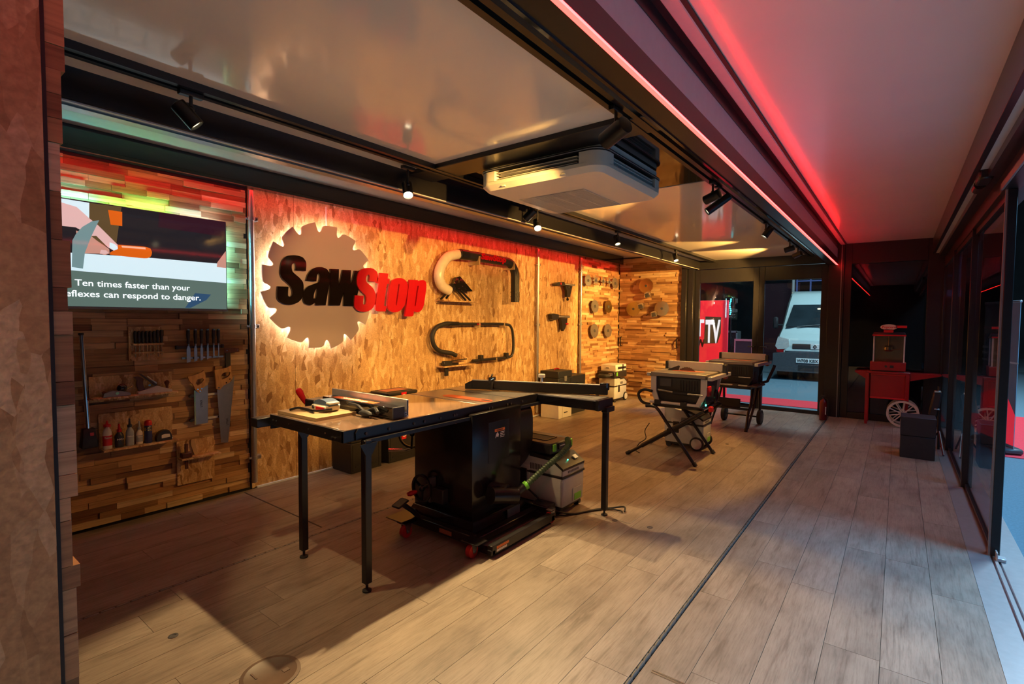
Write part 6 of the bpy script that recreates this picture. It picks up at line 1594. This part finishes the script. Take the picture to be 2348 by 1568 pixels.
t = thing('flight_box', 'plain black box standing by the glass in front of the popcorn cart', 'box', (0.2, 6.93, 0))
part(t, 'body', MB().box((0.055, 6.775, 0.0), (0.345, 7.08, 0.235), 0.004), 'blue_black')
part(t, 'lid', MB().box((0.053, 6.773, 0.238), (0.347, 7.082, 0.435), 0.004), 'blue_black')
t = thing('music_stand', 'folded dark stand with shiny fittings leaning beside the sliding glass', 'stand', (0.40, 7.35, 0))
part(t, 'post', MB().tube([(0.40, 7.35, 0.02), (0.385, 7.40, 0.72)], 0.012, 10), 'black_satin')
part(t, 'leg', MB().tube([(0.40, 7.35, 0.22), (0.43, 7.08, 0.012)], 0.010, 8), 'black_satin')
part(t, 'leg', MB().tube([(0.40, 7.35, 0.22), (0.27, 7.42, 0.012)], 0.010, 8), 'black_satin')
part(t, 'leg', MB().tube([(0.40, 7.35, 0.22), (0.43, 7.58, 0.012)], 0.010, 8), 'black_satin')
part(t, 'pad', MB().box((0.32, 7.36, 0.38), (0.40, 7.44, 0.66), 0.015, Matrix.Rotation(0.15, 3, 'Y')), 'black_matte')
part(t, 'fitting', [MB().box((0.345, 7.355, 0.655), (0.405, 7.40, 0.675), 0.003), MB().box((0.35, 7.35, 0.46), (0.40, 7.39, 0.475), 0.003)], 'chrome', label='chrome fittings')

# ================================================================== OUTSIDE: THE HALL
solo('floor', MB().box((0.66, -6, -0.16), (16, 30, -0.05)).box((-14, 9.14, -0.16), (0.66, 30, -0.05)), 'hall_carpet', 'blue-grey hall floor outside the trailer', 'floor', kind='structure')
solo('carpet_runner', MB().box((-7, 9.95, -0.05), (0.6, 10.82, -0.042)), 'red_carpet', 'red carpet runner just outside the rear doors', 'carpet', (-3, 10.4, -0.05))
solo('carpet_runner', MB().box((0.9, 7.75, -0.05), (9, 11.2, -0.042)), 'red_carpet', 'red carpet area beyond the open glass side', 'carpet', (5, 9.5, -0.05))
solo('wall_hall', MB().box((-14, 29.8, -0.1), (16, 30.0, 9.0)), 'hall_dark', 'distant dark end wall of the hall', 'wall', kind='structure')
solo('wall_hall', MB().box((15.8, -6, -0.1), (16.0, 30.0, 9.0)), 'hall_dark', 'distant dark side wall of the hall', 'wall', kind='structure')
solo('exhibition_screen', MB().box((3.0, 20.0, -0.05), (9.0, 20.1, 1.05), 0.01), 'red_carpet', 'low red exhibition panel far across the hall', 'panel', (6, 20, -0.05))
solo('exhibition_screen', MB().box((-4.3, 21.5, -0.05), (-2.95, 21.6, 2.9), 0.01), 'print_purple', 'dark red exhibition panel beyond the van', 'panel', (-3.6, 21.5, -0.05))
# roller banner
t = thing('roller_banner', 'grey roller banner with a red figure standing outside the open side', 'banner', (0.965, 8.25, -0.0415), math.radians(-74))
part(t, 'panel', MB().box((-0.385, -0.003, 0.06), (0.385, 0.003, 1.72)), 'banner_grey', local=True)
part(t, 'base', MB().box((-0.40, -0.09, 0.0), (0.40, 0.09, 0.07), 0.02), 'dark_grey', local=True)
part(t, 'top_bar', MB().box((-0.39, -0.012, 1.71), (0.39, 0.012, 1.735), 0.004), 'aluminium', local=True)
part(t, 'printed_area', MB().prism([(-0.385, 0.10), (0.385, 0.10), (0.385, 0.45), (0.1, 0.75), (-0.385, 0.60)], 'y', -0.0045, -0.0032), 'print_red', local=True, label='red printed area')
part(t, 'print_line', MB().box((-0.40, -0.0045, 1.02), (0.40, -0.0032, 1.04)).box((-0.40, -0.0045, 1.10), (-0.05, -0.0032, 1.13)).box((-0.40, -0.0045, 1.17), (-0.12, -0.0032, 1.20)), 'white_label', local=True)

# IT TV sign board
t = thing('exhibition_sign', 'red exhibition board with big white letters seen through the left rear door', 'sign', (-3.0, 10.5, -0.05))
part(t, 'board', MB().box((-3.75, 10.50, -0.0415), (-2.675, 10.56, 1.85), 0.005), 'print_red')
part(t, 'block', MB().prism([(-3.12, 0.98), (-2.86, 1.00), (-2.80, 1.20), (-2.80, 1.52), (-3.10, 1.53)], 'y', 10.485, 10.50), 'dark_grey', label='dark letter block')
glow('sign_white', (0.85, 0.85, 1.0), 0.7)
part(t, 'lettering', text_mesh('IT', 0.46, (-3.37, 10.498, 1.14), '-y', 0.01, 0.016, width=0.23), 'sign_white', label='white letters IT')
part(t, 'lettering', text_mesh('TV', 0.62, (-3.09, 10.483, 1.02), '-y', 0.012, 0.020, width=0.285), 'sign_white', label='white letters TV')
part(t, 'lettering', text_mesh('NOW', 0.20, (-3.50, 10.498, 0.92), '-y', 0.01, 0.012, width=0.40), 'print_purple')
# flight case and LED bar in the hall
t = thing('flight_case', 'dark flight case with pale edges in the hall behind the doors', 'case', (-2.70, 12.2, -0.05))
part(t, 'body', MB().box((-2.90, 12.0, -0.05), (-2.53, 12.5, 1.03), 0.01), 'dark_grey')
part(t, 'edge', MB().box((-2.905, 11.99, 1.0), (-2.525, 12.01, 1.045)).box((-2.905, 11.99, -0.05), (-2.88, 12.01, 1.0)).box((-2.55, 11.99, -0.05), (-2.525, 12.01, 1.0)), 'aluminium', label='pale metal edge')
t = thing('flight_case', 'second black flight case behind the red exhibition board', 'case', (-3.15, 12.8, -0.05))
part(t, 'body', MB().box((-3.45, 12.6, -0.05), (-3.0, 13.0, 1.2), 0.01), 'black_matte')
part(t, 'edge', MB().box((-3.455, 12.59, 1.17), (-2.995, 12.61, 1.215)).box((-3.02, 12.59, -0.05), (-2.995, 12.61, 1.2)), 'mid_grey')
t = thing('led_bar', 'glowing cyan LED bar on a dark stand in the hall', 'light', (-3.04, 12.1, -0.05))
part(t, 'post', MB().cyl((-3.04, 12.16, -0.05), (-3.04, 12.16, 2.0), 0.02, n=10).box((-3.10, 12.10, 1.55), (-2.98, 12.14, 1.97), 0.005).cyl((-3.04, 12.16, -0.05), (-3.04, 12.16, -0.03), 0.12, n=20), 'black_satin')
mb = MB()
for k in range(9):
    mb.ell((-3.035 + 0.012 * math.sin(k), 12.09, 1.60 + 0.042 * k), (0.018, 0.012, 0.014), 8)
part(t, 'diode', mb, 'led_cyan', kind='stuff')

# ---- van
vn = thing('van', 'white panel van facing the rear doors, number plate below the badge', 'van', (-1.62, 15.2, -0.05))
VX, VY, VZ = -1.62, 14.55, -0.05
def V(x, y, z):
    return (VX + x, VY + y, VZ + z)
half = 0.92
# body side profile in (y, z) extruded across x
sec = [(-0.05, 0.38), (-0.06, 0.75), (0.02, 1.02), (0.35, 1.17), (0.62, 1.30), (1.05, 1.98), (1.25, 2.22), (1.7, 2.34), (4.6, 2.36), (4.6, 0.35)]
rows = []
mb = MB()
for fx in (-1.0, -0.93, -0.6, 0.0, 0.6, 0.93, 1.0):
    tuck = 0.0 if abs(fx) < 0.7 else (0.10 if abs(fx) < 0.95 else 0.32)
    ring_ = []
    for (y, z) in sec:
        nar = 1.0 - 0.16 * max(0, (z - 1.25)) / 1.1
        ring_.append(mb.bm.verts.new(V(fx * half * nar, y + tuck * (1 if y < 1.0 else 0.5 if y < 1.6 else 0), z)))
    rows.append(ring_)
for A, B_ in zip(rows, rows[1:]):
    for k in range(len(sec)):
        mb.bm.faces.new((A[k], B_[k], B_[(k + 1) % len(sec)], A[(k + 1) % len(sec)]))
mb.bm.faces.new(rows[0])
mb.bm.faces.new(list(reversed(rows[-1])))
part(vn, 'body', mb, 'van_white', label='white bodywork')
def on_slope(y):  # windscreen height along the slope
    return 1.30 + (y - 0.62) / (1.05 - 0.62) * (1.98 - 1.30)
mb = MB()
P4 = [V(-0.78, 0.645, 1.36), V(0.78, 0.645, 1.36), V(0.66, 1.015, 1.945), V(-0.66, 1.015, 1.945)]
vs = [mb.bm.verts.new((p[0], p[1] - 0.02 + d, p[2])) for d in (0, 0.03) for p in P4]
for q in ((0, 1, 2, 3), (7, 6, 5, 4), (0, 4, 5, 1), (1, 5, 6, 2), (2, 6, 7, 3), (3, 7, 4, 0)):
    mb.bm.faces.new([vs[i] for i in q])
part(vn, 'windscreen', mb, 'van_glass', label='dark windscreen')
part(vn, 'wiper', MB().tube([V(-0.5, 0.60, 1.36), V(0.1, 0.66, 1.42)], 0.010, 6).tube([V(0.0, 0.60, 1.36), V(0.6, 0.66, 1.42)], 0.010, 6), 'black_plastic')
part(vn, 'grille', MB().box(V(-0.50, -0.075, 0.80), V(0.50, -0.02, 0.93), 0.01), 'black_matte', label='dark grille slot')
part(vn, 'grille_bar', MB().box(V(-0.66, -0.085, 0.74), V(0.66, -0.02, 0.79), 0.01), 'van_white')
bdg = part(vn, 'badge', MB().box(V(-0.10, -0.095, 0.80), V(0.10, -0.06, 0.94), 0.01), 'light_plastic')
part(bdg, 'emblem', MB().prism([(VX, VZ + 0.82), (VX + 0.045, VZ + 0.87), (VX, VZ + 0.925), (VX - 0.045, VZ + 0.87)], 'y', VY - 0.105, VY - 0.093, [[(VX, VZ + 0.848), (VX - 0.018, VZ + 0.87), (VX, VZ + 0.898), (VX + 0.018, VZ + 0.87)]]), 'chrome', label='diamond emblem')
for sx in (-1, 1):
    part(vn, 'headlamp', MB().prism([(VX + sx * 0.56, VZ + 0.80), (VX + sx * 0.60, VZ + 1.04), (VX + sx * 0.84, VZ + 1.10), (VX + sx * 0.90, VZ + 0.86), (VX + sx * 0.84, VZ + 0.78)], 'y', VY - 0.02, VY + 0.22), 'van_lamp', label='headlamp')
    part(vn, 'indicator', MB().prism([(VX + sx * 0.60, VZ + 0.70), (VX + sx * 0.58, VZ + 0.79), (VX + sx * 0.88, VZ + 0.80), (VX + sx * 0.86, VZ + 0.70)], 'y', VY - 0.01, VY + 0.2), 'red_paint')
    part(vn, 'mirror', MB().box(V(sx * 1.10, 0.72, 1.30), V(sx * 0.98, 0.82, 1.62), 0.03).tube([V(sx * 0.86, 0.75, 1.40), V(sx * 1.0, 0.77, 1.40)], 0.025, 8), 'black_plastic', label='door mirror')
    wv = part(vn, 'wheel', MB().tube([V(sx * 0.70, 0.62, 0.34), V(sx * 0.90, 0.62, 0.34)], 0.34, 30), 'rubber')
    part(wv, 'hub', MB().lathe([(0.19, 0.0), (0.17, 0.02), (0.05, 0.03), (0, 0.03)], V(sx * 0.90, 0.62, 0.34), (sx, 0, 0), 20), 'mid_grey')
    part(vn, 'wheel', MB().tube([V(sx * 0.70, 3.8, 0.34), V(sx * 0.90, 3.8, 0.34)], 0.34, 30), 'rubber')
bmp = part(vn, 'bumper', MB().prism([(VX - 0.93, VZ + 0.22), (VX - 0.93, VZ + 0.68), (VX - 0.55, VZ + 0.72), (VX + 0.55, VZ + 0.72), (VX + 0.93, VZ + 0.68), (VX + 0.93, VZ + 0.22)], 'y', VY - 0.12, VY + 0.35), 'dark_grey', label='dark bumper')
part(bmp, 'air_intake', MB().box(V(-0.35, -0.125, 0.26), V(0.35, -0.115, 0.40)), 'black_matte')
npt = part(vn, 'number_plate', MB().box(V(-0.40, -0.135, 0.455), V(0.12, -0.12, 0.575), 0.004), 'plate_white', label='white number plate')
part(npt, 'plate_text', text_mesh('WF08 KBX', 0.105, V(-0.38, -0.137, 0.478), '-y', 0.002, 0.003, width=0.47), 'black_plastic')
part(vn, 'interior_light', MB().ell(V(-0.05, 0.93, 1.82), (0.05, 0.02, 0.03), 10), 'lens_dim')
# blue scaffold structure behind the van
t = thing('blue_platform', 'blue steel platform with railings rising behind the van roof', 'platform', (-1.2, 20.0, -0.05))
part(t, 'fascia', MB().box((-2.79, 19.35, 2.20), (1.4, 20.8, 2.40), 0.01), 'blue_steel')
for x in (-2.76, -2.36, -1.78, -1.27, -0.7, 0.25, 1.35):
    part(t, 'upright', MB().cyl((x, 19.4, 2.40), (x, 19.4, 3.8), 0.028, n=8), 'blue_steel')
part(t, 'upright', MB().cyl((-2.85, 19.3, -0.05), (-2.85, 19.3, 4.4), 0.045, n=10), 'light_plastic')
for z in (2.80, 3.30, 3.75):
    part(t, 'rail', MB().cyl((-2.79, 19.4, z), (1.4, 19.4, z), 0.025, n=8), 'blue_steel')
for x in (-2.7, 1.3):
    part(t, 'support', MB().box((x - 0.05, 20.4, -0.05), (x + 0.05, 20.5, 2.2)), 'blue_steel')
